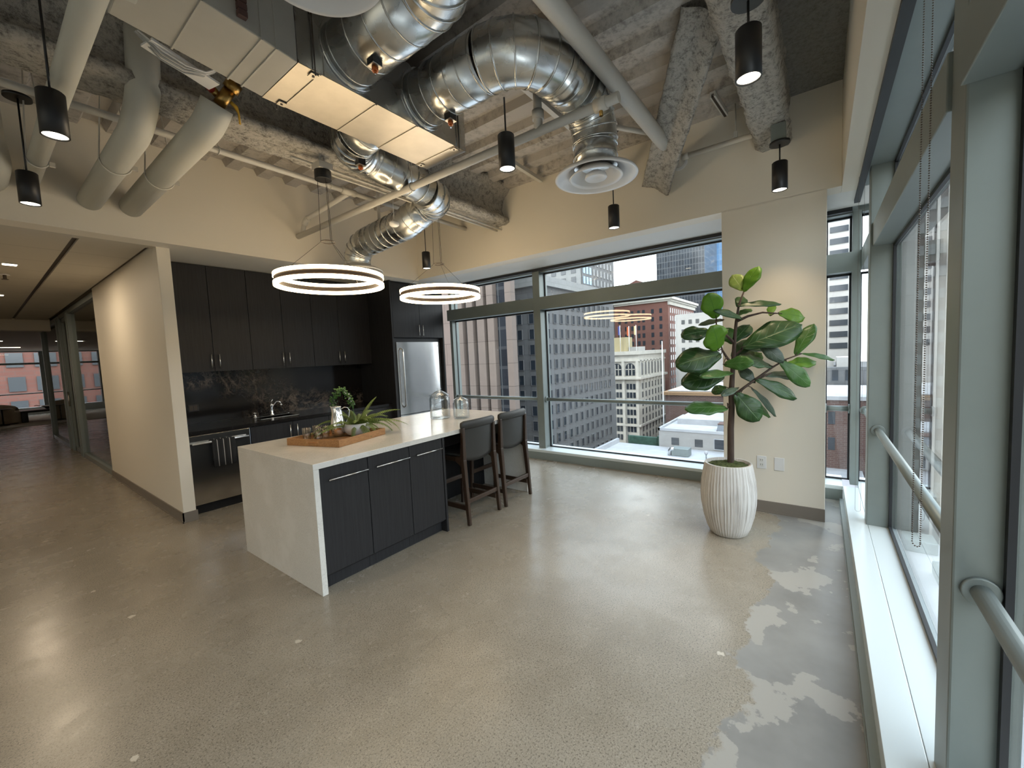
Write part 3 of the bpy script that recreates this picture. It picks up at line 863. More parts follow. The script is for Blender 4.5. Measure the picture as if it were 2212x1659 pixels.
def jar(x, y, r, h, label):
    o = thing('glass_jar', label, 'jar', (x,y,Z), 'lidded glass jars')
    t_ = .005
    MB().lathe([(0,.001),(r*.93,.001),(r,.012),(r,h*.86),(r*.93,h*.94),(r*.86,h*.96),(r*.88,h),(r*.85,h),(r*.83,h*.955),(r*.91,h*.925),(r-t_,h*.85),(r-t_,.018),(0,.014)], (x,y,Z), 44).build('body', m_jar, o)
    l = MB().lathe([(r*.97,h*1.0),(r*1.0,h*1.015),(r*.95,h*1.04),(r*.5,h*1.16),(r*.16,h*1.225),(r*.12,h*1.25),(r*.11,h*1.25),(r*.14,h*1.215),(r*.48,h*1.15),(r*.90,h*1.03)], (x,y,Z), 44).build('lid', m_jar, o)
    MB().lathe([(r*.11,h*1.235),(r*.22,h*1.27),(r*.24,h*1.30),(r*.15,h*1.345),(0,h*1.35)], (x,y,Z), 24).build('knob', m_jar, l)
jar(3.156,3.406,.112,.255,'large lidded glass jar on the island in front of the refrigerator')
jar(3.244,3.168,.088,.195,'small lidded glass jar on the island beside the larger one')

# fern in a white bowl
pf = thing('potted_fern', 'green fern in a white bowl on the tray', 'plant', (2.095,3.365,Z+.010))
bc = (2.095,3.365,Z+.010)
m_bowl = mat('white_ceramic', (.66,.66,.66), .25)
MB().lathe([(0,.001),(.055,.001),(.085,.012),(.108,.040),(.115,.068),(.108,.095),(.098,.108),(.092,.106),(.100,.09),(.106,.066),(.09,.03),(0,.02)], bc, 40).build('bowl', m_bowl, pf)
MB().lathe([(0,.085),(.05,.088),(.101,.080),(.101,.06),(0,.06)], bc, 24).build('soil', m_moss, pf)
def frond(az, lift, L, droop, wid, m=m_fern):
    """arching frond: a rib with paired leaflets"""
    g = MB(); n = 26; pts = []
    hx, hy = math.cos(az), math.sin(az); p = Vector(bc)+Vector((hx*.03,hy*.03,.085)); ang = lift
    for i in range(n+1):
        pts.append(p.copy()); st = L/n
        p += Vector((hx*math.cos(ang),hy*math.cos(ang),math.sin(ang)))*st
        ang -= droop/n
    g.tube(pts[::2], [.0022*(1-.7*i/(n/2)) for i in range(len(pts[::2]))], 5)
    sd_ = Vector((-hy,hx,0))
    for i in range(3, n+1):
        f_ = i/n; w_ = wid*math.sin(PI*min(1,(.18+.82*f_)))**.7*(1-.25*f_)+.004
        t_ = (pts[min(n,i+1)]-pts[i-1]).normalized()
        for s in (-1,1):
            d_ = (sd_*s*.94+t_*.34+Vector((0,0,-.70))).normalized(); q = pts[i]+d_*w_; hw = L/n*.42
            g.add([pts[i]-t_*hw*.8, pts[i]+d_*w_*.5-t_*hw*.9+Vector((0,0,.002)), q, pts[i]+d_*w_*.5+t_*hw*.9+Vector((0,0,.002)), pts[i]+t_*hw*.8],
                  [(0,1,2,3,4)], True)
    g.build('frond', m, pf, fix=False)
# az is measured from +x (towards the window); the camera lies towards -x -y
for az, lift, L, droop, wid in ((.15,1.25,.27,.9,.030),(-.42,.75,.33,1.0,.034),(-.62,.45,.36,1.1,.034),(-.75,.70,.34,1.9,.034),(-.30,.35,.34,1.7,.034),
        (-1.25,.55,.25,2.6,.036),(-1.75,.50,.22,2.7,.034),(-2.35,.4,.20,2.4,.030),(2.25,.65,.34,1.5,.034),(2.62,.40,.34,1.2,.036),(2.85,.30,.30,1.0,.030),
        (1.75,.95,.27,1.3,.030),(.9,.85,.26,1.4,.030),(-.05,.55,.30,1.5,.034),(2.0,1.15,.25,1.0,.028),(-.95,1.0,.24,1.5,.032),(1.3,.6,.28,1.6,.032),(3.1,.8,.22,1.5,.028)):
    frond(az,lift,L*1.22,droop,wid*1.25)
fr_ = random.Random(8)
for i in range(13): frond(fr_.uniform(-PI,PI), fr_.uniform(.35,1.2), fr_.uniform(.22,.34), fr_.uniform(1.1,2.1), fr_.uniform(.036,.046))
# a small-leaved vine trained over a hoop behind it, with a few white flowers
g = MB(); fl = MB(); hoop = []
uax = Vector((.62,-.78,0)); hc = Vector((2.035, 3.485, 1.0))
for i in range(25):
    a = PI*i/24
    hoop.append(hc-uax*math.cos(a)*.105+Vector((0,0,math.sin(a)**.7*.325)))
g.tube(hoop,.003,6)
for i in range(240):
    p = hoop[random.randrange(4,21)]+Vector([random.gauss(0,.014) for _ in range(3)])
    d_ = Vector([random.gauss(0,1) for _ in range(3)]).normalized(); s_ = d_.orthogonal().normalized(); L = random.uniform(.018,.034)
    g.add([p, p+d_*L*.5+s_*L*.38, p+d_*L, p+d_*L*.5-s_*L*.38],[(0,1,2,3)], True)
for i in range(7):
    p = hoop[random.randrange(9,23)]+Vector([random.gauss(0,.010) for _ in range(3)])+Vector((-.01,-.012,.004))
    for k in range(5):
        a = 2*PI*k/5; v = uax*math.cos(a)+Vector((0,0,1))*math.sin(a); s_ = uax*math.cos(a+1.57)+Vector((0,0,1))*math.sin(a+1.57)
        fl.add([p, p+v*.005+s_*.003, p+v*.009, p+v*.005-s_*.003],[(0,1,2,3)])
vn = g.build('vine', m_vine, pf, fix=False)
fl.build('flowers', m_white, vn, fix=False, kind='stuff')

# ================================================================= FIDDLE LEAF FIG
pc = (3.77,.62,0)
fg = thing('fiddle_leaf_fig', 'tall fiddle leaf fig in a ribbed whitewashed pot by the column', 'plant', pc)
def potmat():
    m, nt, bs = nmat('whitewashed_pot')
    co = objco(nt); sp = nt.nodes.new('ShaderNodeSeparateXYZ'); nt.links.new(co, sp.inputs[0])
    an = math_(nt,'ARCTAN2',sp.outputs[1],sp.outputs[0])
    cb = nt.nodes.new('ShaderNodeCombineXYZ'); nt.links.new(math_(nt,'MULTIPLY',an,26),cb.inputs[0]); nt.links.new(math_(nt,'MULTIPLY',sp.outputs[2],1.6),cb.inputs[2])
    f = tnoise(nt, 1.0, 4, .7, cb.outputs[0]); g = tnoise(nt, 3, 3)
    h = math_(nt,'ADD',math_(nt,'MULTIPLY',f,.8),math_(nt,'MULTIPLY',g,.2))
    nt.links.new(ramp(nt, h, [(.38,(.30,.27,.24)),(.45,(.50,.47,.44)),(.52,(.68,.66,.63)),(.7,(.74,.73,.71))]), bs.inputs['Base Color'])
    bs.inputs['Roughness'].default_value = .8; bump(nt, bs, f, .5, .012); return m
g = MB(); seg = 200
pp = [(.125,.0),(.142,.012),(.162,.06),(.190,.16),(.207,.27),(.210,.36),(.204,.45),(.190,.53),(.180,.585),(.176,.602)]
rows = []
for r, z in pp:
    rows.append([((r+(.0016 if (k % 4) < 2 else -.0016)*(1 if .03 < z < .59 else 0))*math.cos(2*PI*k/seg)+pc[0], (r+(.0016 if (k % 4) < 2 else -.0016)*(1 if .03 < z < .59 else 0))*math.sin(2*PI*k/seg)+pc[1], z) for k in range(seg)])
g.strip(rows, True, True)
g.lathe([(.176,.602),(.160,.602),(.156,.56),(.10,.55)], pc, 60)
g.lathe([(0,.001),(.125,.001)], pc, 60)
g.build('pot', potmat(), fg)
g = MB(); rows = []
for i in range(9):
    r = .158*(1-i/8)+.002
    rows.append([(pc[0]+r*math.cos(2*PI*k/36), pc[1]+r*math.sin(2*PI*k/36), .578+.026*(1-(r/.16)**2)+.012*mnoise.noise(Vector((r*40*math.cos(k),r*40*math.sin(k),1)))) for k in range(36)])
g.strip(rows, True, True).build('moss', m_moss, fg)
LEAVES = [((3.954, 0.52, 2.016), (3.983, 0.419, 2.224), 0.112, 'b'), ((3.978, 0.523, 2.029), (3.997, 0.611, 2.183), 0.112, 'p'), ((3.764, 0.693, 1.802), (3.637, 0.717, 1.991), 0.157, 'b'), ((3.9, 0.559, 1.906), (4.043, 0.254, 1.919), 0.072, 'd'), ((3.908, 0.515, 1.792), (3.681, 0.678, 1.876), 0.063, 'd'), ((3.744, 0.735, 1.709), (3.526, 0.895, 1.687), 0.138, 'd'), ((3.708, 0.67, 1.536), (3.529, 0.661, 1.713), 0.194, 'b'), ((3.852, 0.522, 1.556), (4.019, 0.115, 1.74), 0.217, 'd'), ((4.16, 0.292, 1.828), (4.26, 0.099, 1.789), 0.128, 'b'), ((4.129, 0.345, 1.811), (4.26, 0.343, 1.931), 0.063, 'b'), ((4.176, 0.175, 1.469), (4.26, 0.05, 1.736), 0.11, 'm'), ((4.157, 0.233, 1.396), (4.26, 0.028, 1.428), 0.116, 'b'), ((4.2, 0.132, 1.484), (4.26, -0.097, 1.435), 0.052, 'm'), ((3.766, 0.657, 1.513), (3.443, 0.912, 1.456), 0.212, 'd'), ((3.793, 0.64, 1.333), (3.515, 0.898, 1.302), 0.187, 'd'), ((3.721, 0.64, 1.425), (3.683, 0.426, 1.447), 0.112, 'm'), ((3.777, 0.571, 1.355), (3.461, 0.745, 1.372), 0.102, 'm'), ((3.784, 0.614, 1.058), (3.506, 0.871, 1.103), 0.147, 'm'), ((3.806, 0.566, 1.183), (3.796, 0.388, 0.964), 0.176, 'd'), ((3.902, 0.538, 1.174), (4.137, 0.317, 0.957), 0.093, 'm'), ((3.937, 0.463, 1.217), (4.106, 0.276, 0.958), 0.06, 'g'), ((3.942, 0.437, 1.289), (4.075, 0.137, 1.127), 0.112, 'd'), ((4.069, 0.273, 1.431), (4.117, 0.059, 1.217), 0.127, 'm'), ((3.946, 0.43, 1.61), (3.953, 0.233, 1.427), 0.099, 'g'), ((4.041, 0.325, 1.389), (3.822, 0.531, 1.492), 0.142, 'd'), ((4.037, 0.395, 1.315), (4.26, 0.106, 1.306), 0.105, 'g'), ((3.9, 0.59, 1.604), (4.079, 0.488, 1.766), 0.12, 'd'), ((3.905, 0.588, 1.589), (3.947, 0.676, 1.739), 0.138, 'm'), ((3.821, 0.632, 1.229), (3.795, 0.748, 1.196), 0.087, 'd'), ((3.818, 0.541, 1.227), (3.611, 0.626, 1.195), 0.06, 'g'), ((3.967, 0.44, 1.252), (3.961, 0.551, 1.39), 0.09, 'g'), ((3.938, 0.558, 1.827), (4.084, 0.48, 1.898), 0.075, 'm'), ((3.967, 0.569, 1.897), (4.127, 0.536, 2.012), 0.09, 'd'), ((3.881, 0.657, 1.796), (3.843, 0.853, 1.781), 0.06, 'g'), ((4.0, 0.495, 1.531), (4.26, 0.336, 1.55), 0.09, 'd'), ((3.922, 0.605, 1.476), (4.19, 0.477, 1.652), 0.135, 'd'), ((3.94, 0.581, 1.414), (4.248, 0.402, 1.522), 0.135, 'm')]
TRUNK = [(3.78, 0.6, 0.607), (3.803, 0.602, 0.883), (3.823, 0.596, 1.061), (3.832, 0.599, 1.195), (3.849, 0.593, 1.329), (3.867, 0.586, 1.477), (3.885, 0.58, 1.626), (3.906, 0.569, 1.774), (3.93, 0.553, 1.907), (3.963, 0.521, 2.017)]
BRANCHES = [[(3.84, 0.584, 1.157), (3.906, 0.505, 1.227), (3.97, 0.427, 1.293), (4.049, 0.332, 1.373), (4.127, 0.237, 1.439), (4.211, 0.13, 1.481)], [(3.855, 0.595, 1.418), (3.833, 0.632, 1.48), (3.815, 0.662, 1.541), (3.811, 0.674, 1.602)], [(3.88, 0.582, 1.596), (3.848, 0.632, 1.659), (3.803, 0.698, 1.722), (3.804, 0.705, 1.79)], [(3.906, 0.569, 1.774), (3.969, 0.49, 1.814), (4.043, 0.394, 1.839), (4.123, 0.287, 1.825)], [(3.96, 0.439, 1.283), (4.008, 0.38, 1.309), (4.045, 0.332, 1.329)], [(3.867, 0.586, 1.477), (3.909, 0.536, 1.534), (3.95, 0.489, 1.591)], [(3.825, 0.594, 1.061), (3.805, 0.624, 1.092), (3.804, 0.62, 1.055)]]
tk = MB(); pts = [(3.778,.60,.56)]+TRUNK
tk.tube(pts, [.027,.026,.025,.023,.022,.019,.017,.014,.012,.009,.006], 14)
tk = tk.build('trunk', m_bark, fg)
for b in BRANCHES:
    MB().tube(b, [.0125*(1-.6*i/(len(b)-1)) for i in range(len(b))], 10).build('branch', m_bark, tk)
def leaf(B, T, w, k, roll):
    B, T = Vector(B), Vector(T); ax = T-B; L = ax.length; ax.normalize()
    cam = Vector((0,0,1.58)); vw = ((B+T)/2-cam).normalized()
    n = (-vw*.75+Vector((0,0,.55))); n = (n-ax*n.dot(ax)).normalized()
    n = Matrix.Rotation(roll, 3, ax) @ n
    s = ax.cross(n).normalized()
    if k == 'g': n, s = n, s
    g = MB(); g.uv = []; rows = []; nv, nu = 18, 7
    for i in range(nv+1):
        v = i/nv
        # fiddle outline: narrow waist below the middle, broad rounded apex
        sm_ = max(0,min(1,(v-.15)/.5)); sm_ = sm_*sm_*(3-2*sm_)
        ww = (max(0,math.sin(PI*v**.92))**.52)*(.62+.40*sm_)*1.06
        row = []
        for j in range(nu):
            u = (j/(nu-1))*2-1
            wob = .035*math.sin(v*19+B[0]*30)*abs(u)
            p = B+ax*(L*v)+s*(u*ww*w*.5*1.12)+n*(-abs(u)**1.5*.10*w+.5*abs(u)*.22*w*(1-v) - (v-.35)**2*L*.22 + wob*w)
            row.append(p); g.uv.append((u, v))
        rows.append(row)
    g.strip(rows)
    lf = g.build('leaf', m_leaf[k], fg, fix=False, solid=.0012)
    return lf
rng = random.Random(4)
for B, T, w, k in LEAVES: leaf(B, T, w, k, rng.uniform(-.25,.25))
# stalks from the stem to each leaf
nodes = [Vector(p) for p in TRUNK]+[Vector(p) for b in BRANCHES for p in b]
for B, T, w, k in LEAVES:
    Bv = Vector(B); q = min(nodes, key=lambda p: (p-Bv).length)
    if (q-Bv).length > .012:
        ax = (Vector(T)-Bv).normalized()
        MB().tube([q, (q+Bv)/2+Vector((0,0,.008)), Bv, Bv+ax*.03], [.0045,.004,.0035,.0025], 7).build('stalk', m_bark, tk)

# ---- plates on the column
o = thing('wall_outlet', 'white double socket on the column behind the pot', 'outlet', (4.405,.44,.47), 'plates on the column')
MB().box(4.404,.403,.412, 4.4105,.480,.533).build('plate', m_white, o, bevel=.003)
g = MB(); g.box(4.4015,.424,.478, 4.4045,.459,.512); g.box(4.4015,.424,.434, 4.4045,.459,.468); g.build('socket', m_trim, o, bevel=.003)
g = MB()
for z in (.495,.451):
    for y in (.434,.449): g.box(4.4008,y-.0015,z-.006, 4.402,y+.0015,z+.008)
g.build('slot', m_gasket, o)
tag(MB().box(4.404,.264,.409, 4.4105,.341,.530).build('blank_plate', m_white, bevel=.003), 'blank white cover plate on the column right of the socket', 'plate', 'plates on the column')
# ================================================================= OVERHEAD
def rod(p, r=.004, top=ZD, m=m_pipe):
    return MB().cyl(p,(p[0],p[1],top),r,8)

def ribbed(g, pts, r, step=.12, off=.06, lip=.0035, seg=28, cap=True):
    """round duct run with raised seams"""
    g.tube(pts, r, seg, cap)
    L = 0
    for a, b in zip(pts, pts[1:]):
        a, b = Vector(a), Vector(b); d_ = (b-a); n = d_.length; d_.normalize(); t = off
        while t < n:
            g.cyl(a+d_*(t-.004), a+d_*(t+.004), r+lip, seg); t += step
def elbow(c, a, b, R, r, n, g, seg=28, lip=.004):
    """gored elbow: starts at c-a*R (travelling along a), leaves along b; mitred segments with seams"""
    c, a, b = Vector(c), Vector(a), Vector(b)
    O = c-a*R+b*R; pts = []
    for i in range(n+1):
        w = PI/2*i/n
        pts.append(O-b*R*math.cos(w)+a*R*math.sin(w))
    g.tube(pts, r, seg, False)
    for i, p in enumerate(pts):
        if i == 0: t = pts[1]-pts[0]
        elif i == n: t = pts[-1]-pts[-2]
        else: t = pts[i+1]-pts[i-1]
        t.normalize(); s_ = r/math.cos(PI/4/n) if 0 < i < n else r
        g.cyl(p-t*.005, p+t*.005, s_+lip, seg)
    return pts

def diffuser(parent, c, R, neck):
    """round stepped air diffuser hanging below z=c[2]"""
    o = MB().lathe([(neck,.045),(neck,.0),(neck*1.02,-.010),(R*.78,-.030),(R*.95,-.052),(R,-.070),(R*.985,-.078),(R*.93,-.072),(R*.72,-.046),(R*.66,-.030),(neck*.95,.02)], c, 56).build('diffuser', m_white, parent)
    MB().lathe([(R*.36,.0),(R*.48,-.030),(R*.60,-.058),(R*.645,-.074),(R*.63,-.080),(R*.56,-.066),(R*.44,-.034),(R*.34,.0)], c, 48).build('cone', m_white, o)
    MB().lathe([(0,-.030),(R*.16,-.032),(R*.24,-.050),(R*.27,-.074),(R*.255,-.080),(R*.14,-.060),(0,-.056)], c, 40).build('cone', m_white, o)
    MB().lathe([(0,.02),(neck*.94,.02)], c, 32).build('throat', m_black, o)

def damper(parent, p, out, sc=1.0):
    """little actuator box with an orange knob under the duct"""
    p = Vector(p); o = MB().obox(p,(.035*sc,0,0),(0,.03*sc,0),(0,0,.030*sc)).build('damper_box', m_black, parent, bevel=.003)
    MB().obox(p-Vector((0,0,.034*sc)),(.034*sc,0,0),(0,.03*sc,0),(0,0,.003*sc)).build('plate', m_bare, o)
    g = MB(); g.cyl(p-Vector((0,0,.036*sc)),p-Vector((0,0,.062*sc)),.020*sc,8); g.cyl(p-Vector((0,0,.062*sc)),p-Vector((0,0,.070*sc)),.012*sc,8)
    g.build('knob', m_orange, o)
    MB().cyl(p-Vector((0,0,.07*sc)),p-Vector((0,0,.085*sc)),.006*sc,8).build('pin', m_chrome, o)

# ---- rectangular trunk: painted stretch, then bare galvanised stretch
TY0, TY1, TZ0, TZ1 = 2.255, 2.70, 3.20, 3.59
tk_ = thing('duct_trunk', 'big rectangular air duct, painted grey at one end and bare metal at the other', 'duct', (1.2,2.48,3.2))
def taper(xa, za, xb, zb, top):
    g = MB(); vs = []
    for x, z in ((xa,za),(xb,zb)): vs += [(x,TY0,z),(x,TY1,z),(x,TY1,top),(x,TY0,top)]
    g.add(vs, [(0,1,2,3),(7,6,5,4),(0,4,5,1),(1,5,6,2),(2,6,7,3),(3,7,4,0)]); return g
taper(.545,3.276,1.212,3.199,3.60).build('painted_section', m_ductpaint, tk_, bevel=.006)
for x, z in ((.78,3.249),(1.03,3.220),(1.10,3.212)):
    MB().box(x,TY0-.004,z-.006,x+.008,TY1+.004,3.60).build('seam', m_ductpaint, tk_)
b = MB(); b.box(1.2125,TY0,TZ0+.003, 2.52,TY1,TZ1); b.build('bare_section', m_galv, tk_)
pnl = MB(); pnl.box(1.213,TY0-.002,TZ0-.002, 2.518,TY1+.002,TZ0+.004); pnl.build('bottom_panel', m_bare, tk_)
for x in (1.335,1.70,2.03,2.40): MB().box(x-.006,TY0,TZ0-.007, x+.006,TY1,TZ0-.001).build('seam', m_bare, tk_)
for x in (1.31,2.42):
    for y in (TY0+.03,TY1-.03):
        q = MB().box(x-.022,y-.022,TZ0-.012, x+.022,y+.022,TZ0-.006).build('hanger_plate', m_bare, tk_)
        MB().cyl((x,y,TZ0-.012),(x,y,TZ0-.016),.007,10).build('nut', m_dark, q)
for x in (1.30,2.43):
    for y in (TY0-.012,TY1+.012): MB().cyl((x,y,TZ0-.03),(x,y,ZD),.004,8).build('hanger_rod', m_dark, tk_)
for x in (1.36,2.42,2.455): MB().box(x-.003,TY0-.005,TZ0+.004,x+.003,TY0,TZ1).build('seam', m_galv, tk_)
# ribbed reddish strip riding up the painted side
g = MB()
for i in range(9): g.box(.925,TY0-.030,3.262+i*.034, .965,TY0-.002,3.290+i*.034)
g.build('label_strip', mat('rusty_strip', (.11,.06,.05), .7), tk_)

# ---- branch ducts
DZ = 3.40
b1 = thing('branch_duct', 'galvanised branch duct heading towards the camera with a white diffuser overhead', 'duct', (1.53,2.255,DZ), 'round branch ducts')
g = MB(); ribbed(g, [(1.53,TY0,DZ),(1.53,1.58,DZ)], .172, .16, .05); g.cyl((1.53,TY0,DZ),(1.53,TY0-.02,DZ),.19,28); g.build('straight', m_galv, b1)
g = MB(); elbow((1.53,1.35,DZ),(0,-1,0),(-1,0,0),.23,.172,5,g); g.build('elbow', m_galv, b1)
g = MB(); ribbed(g, [(1.30,1.35,DZ),(1.04,1.35,DZ)], .172, .16, .08); g.build('straight', m_galv, b1)
g = MB(); elbow((.806,1.343,DZ),(-1,0,0),(0,0,-1),.234,.172,5,g); g.build('elbow', m_galv, b1)
g = MB(); ribbed(g, [(.806,1.343,3.17),(.806,1.343,3.0)], .14, .10, .04); g.build('straight', m_galv, b1)
diffuser(b1, (.806,1.343,2.985), .232, .14)
damper(b1, (1.50,1.98,3.235), None, .9)

b2 = thing('branch_duct', 'large galvanised duct with a wide elbow dropping to a white diffuser before the window wall', 'duct', (2.10,2.255,DZ), 'round branch ducts')
g = MB(); ribbed(g, [(2.10,TY0,DZ),(2.10,1.66,DZ)], .176, .105, .05); g.cyl((2.10,TY0,DZ),(2.10,TY0-.02,DZ),.195,28); g.build('straight', m_galv, b2)
g = MB(); elbow((2.10,1.375,DZ),(0,-1,0),(1,0,0),.285,.178,5,g); g.build('elbow', m_galv, b2)
g = MB(); ribbed(g, [(2.385,1.375,DZ),(2.70,1.362,DZ)], .174, .10, .05); g.build('straight', m_galv, b2)
g = MB(); elbow((2.95,1.352,DZ-.02),(1,0,0),(0,0,-1),.25,.165,5,g); g.build('elbow', m_galv, b2)
g = MB(); ribbed(g, [(2.95,1.352,3.135),(2.95,1.352,2.945)], .160, .085, .04); g.build('straight', m_galv, b2)
diffuser(b2, (2.95,1.352,2.945), .305, .158)
damper(b2, (2.12,2.02,3.215), None, .9)

b3 = thing('branch_duct', 'galvanised duct snaking from behind the trunk to a diffuser above the ring lights', 'duct', (1.98,2.70,3.36), 'round branch ducts')
r3_ = .165
g = MB(); ribbed(g, [(1.98,TY1,3.36),(1.98,2.88,3.345)], r3_, .12, .06); g.build('straight', m_galv, b3)
g = MB(); elbow((1.98,3.10,3.335),(0,1,0),(1,0,0),.22,r3_,5,g); g.build('elbow', m_galv, b3)
g = MB(); ribbed(g, [(2.20,3.10,3.335),(2.86,3.12,3.25)], r3_, .13, .06); g.build('straight', m_galv, b3)
g = MB(); elbow((3.14,3.125,3.225),(1,0,0),(0,1,0),.28,r3_,5,g); g.build('elbow', m_galv, b3)
g = MB(); ribbed(g, [(3.14,3.405,3.225),(3.10,3.72,3.10),(3.10,4.50,3.045)], r3_, .105, .05); g.build('straight', m_galv, b3)
g = MB(); elbow((3.10,4.70,3.04),(0,1,0),(0,0,-1),.20,.158,4,g); g.build('elbow', m_galv, b3)
MB().cyl((3.10,4.70,2.845),(3.10,4.70,2.80),.150,28).build('straight', m_galv, b3)
diffuser(b3, (3.10,4.70,2.80), .30, .150)
damper(b3, (2.02,2.93,3.165), None, .9)
for p in ((3.10,4.2,3.21),):
    MB().box(p[0]-.02,p[1]-.003,p[2]-.02,p[0]+.02,p[1]+.003,ZD).build('hanger_strap', m_pipe, b3)

# ---- sprinkler and conduit pipes
def pipe(name, pts, r, label, cat='pipe', m=m_pipe, seg=18, group=None):
    o = thing(name, label, cat, pts[0], group)
    MB().tube(pts, r, seg).build('run', m, o)
    return o
A = pipe('sprinkler_pipe', [(-2.5,1.14,3.40),(XB+.02,1.13,3.40)], .057, 'thick cream sprinkler main running into the end wall', group='sprinkler pipes')
MB().cyl((4.385,1.13,3.40),(4.409,1.13,3.40),.078,28).build('escutcheon', m_white, A)
g = MB(); g.tube([(4.02+0*k,1.13+.062*math.cos(k*.5),3.40+.062*math.sin(k*.5)) for k in range(13)],.004,8,True,False); g.cyl((4.02,1.13,3.46),(4.02,1.13,ZD),.004,8); g.build('hanger', m_dark, A)
Cc = pipe('sprinkler_pipe', [(4.305,1.13,3.40),(4.305,.285,3.40),(4.29,.268,3.40),(4.25,.262,3.40),(-2.5,.268,3.40)], .024, 'thin cream sprinkler pipe along the end wall and under the edge beam', group='sprinkler pipes')
MB().cyl((4.305,1.075,3.40),(4.305,1.02,3.40),.031,18).build('coupling', m_pipe, Cc); MB().cyl((4.305,.40,3.40),(4.305,.30,3.40),.031,18).build('coupling', m_pipe, Cc)
g = MB(); g.cyl((4.305,.62,3.42),(4.305,.62,ZD),.005,8); g.box(4.29,.605,3.42,4.32,.635,3.475); g.build('hanger', m_pipe, Cc)
Bp = pipe('sprinkler_pipe', [(2.56,YH+.01,3.131),(2.548,1.0,3.131)], .031, 'cream pipe crossing the whole ceiling below the ducts from the header wall', group='sprinkler pipes')
MB().cyl((2.549,1.16,3.131),(2.549,1.08,3.131),.041,20).build('coupling', m_pipe, Bp)
g = MB(); g.cyl((2.55,1.59,3.14),(2.55,1.59,3.44),.030,16); g.cyl((2.55,1.59,3.21),(2.55,1.59,3.27),.042,16); g.build('riser', m_pipe, Bp)
MB().cyl((2.549,1.12,3.135),(2.549,1.12,3.06),.012,10).build('sprinkler_head', m_brass, Bp)
g = MB(); g.tube([(2.555,3.0+0*k,3.131) for k in range(2)],.001,3); g = MB()
for y in (2.95,): g.tube([(2.554+.036*math.cos(k*.55),y,3.131+.036*math.sin(k*.55)) for k in range(12)],.004,6); g.cyl((2.554,y,3.165),(2.554,y,ZD),.004,8)
g.build('hanger', m_pipe, Bp)
H = pipe('sprinkler_pipe', [(2.60,4.03,3.37),(2.60,4.90,3.315),(2.595,4.95,3.29),(2.58,4.965,3.23),(2.562,4.965,3.14)], .026, 'short cream branch pipe with an elbow by the header wall', group='sprinkler pipes')
g = MB(); g.tube([(2.60,4.88,3.317),(2.598,4.945,3.295),(2.59,4.965,3.25)],.034,14); g.build('elbow', m_pipe, H)
G = pipe('sprinkler_pipe', [(-2.5,4.02,3.395),(XB+.02,4.02,3.385)], .026, 'cream pipe parallel to the header wall under the ribbed deck', group='sprinkler pipes')
g = MB(); g.cyl((2.52,4.02,3.387),(2.68,4.02,3.387),.036,16); g.build('tee', m_pipe, G)
g = MB()
for x in (1.42,2.40,3.6): g.tube([(x,4.02+.032*math.cos(k*.55),3.39+.032*math.sin(k*.55)) for k in range(12)],.0035,6); g.cyl((x,4.02,3.42),(x,4.02,ZD+.06),.0035,8)
g.build('hanger', m_pipe, G)
for y, l in ((3.385,'thin conduit under the big beam, on the room side'),(3.462,'thin conduit under the big beam, on the kitchen side')):
    pipe('conduit', [(2.05 if y > 3.4 else 1.7,y,3.238),(XB+.01,y,3.238)], .011, l, 'conduit', seg=10, group='conduits under the beam')
pipe('conduit', [(-2.5,4.25,3.64),(XB,4.25,3.64)], .010, 'thin conduit along the deck near the header wall', 'conduit', seg=10)
st = thing('strut_channel', 'cream steel strut passing behind the large elbow duct', 'strut', (2.55,1.69,3.47))
MB().bar((2.45,1.69,3.47),(4.41,1.70,3.47),.041,.041).build('channel', m_pipe, st)
sb = pipe('pipe_stub', [(3.45,1.70,3.59),(3.68,1.485,3.575),(4.184,1.018,3.50)], .022, 'open-ended cream pipe stub poking out behind the sprinkler main', 'pipe')
MB().cyl((4.180,1.022,3.5006),(4.186,1.0165,3.4999),.018,14).build('bore', m_black, sb)
ch = thing('deck_strut', 'short cream channel fixed under the deck left of the edge beam', 'strut', (4.1,.71,3.68))
MB().bar((3.93,.735,3.672),(4.33,.705,3.672),.044,.044).build('channel', m_pipe, ch)
MB().bar((3.93,.735,3.66),(4.33,.705,3.66),.018,.030).build('slot', m_dark, ch)
ch = thing('deck_strut', 'short cream channel at the deck edge near the middle pendant', 'strut', (3.98,2.69,3.66))
MB().bar((3.72,2.68,3.66),(4.36,2.71,3.66),.042,.042).build('channel', m_pipe, ch)

# ---- insulated pipes at the left
def jacket(name, pts, r, label, ring=None, fit=None):
    o = thing(name, label, 'insulated pipe', pts[-1], 'jacketed pipes')
    MB().tube(pts, r, 26).build('jacket', m_insul, o)
    return o
def arc(c, a, b, R, n=7):
    c, a, b = Vector(c), Vector(a), Vector(b); O = c-a*R+b*R
    return [tuple(O-b*R*math.cos(PI/2*i/n)+a*R*math.sin(PI/2*i/n)) for i in range(n+1)]
p1 = jacket('insulated_pipe', [(.775,YH+.005,3.085)]+arc((.775,3.30,3.095),(0,-1,0),(.10,0,.995),.26)+[(.815,3.30,3.70)], .082, 'pale jacketed pipe rising beside the painted duct, second from the left')
p2 = jacket('insulated_pipe', [(1.045,YH+.005,3.095)]+arc((1.045,2.97,3.10),(0,-1,0),(.25,0,.97),.19)[:6], .086, 'pale jacketed pipe ending in a brass valve under the beam')
p0 = jacket('insulated_pipe', [(.43,YH+.005,3.10),(.43,2.30,3.10)]+arc((.43,2.19,3.10),(0,-1,0),(1,0,0),.10)+[(.535,2.19,3.10)], .050, 'slimmer jacketed pipe behind the nearest pendant on the left')
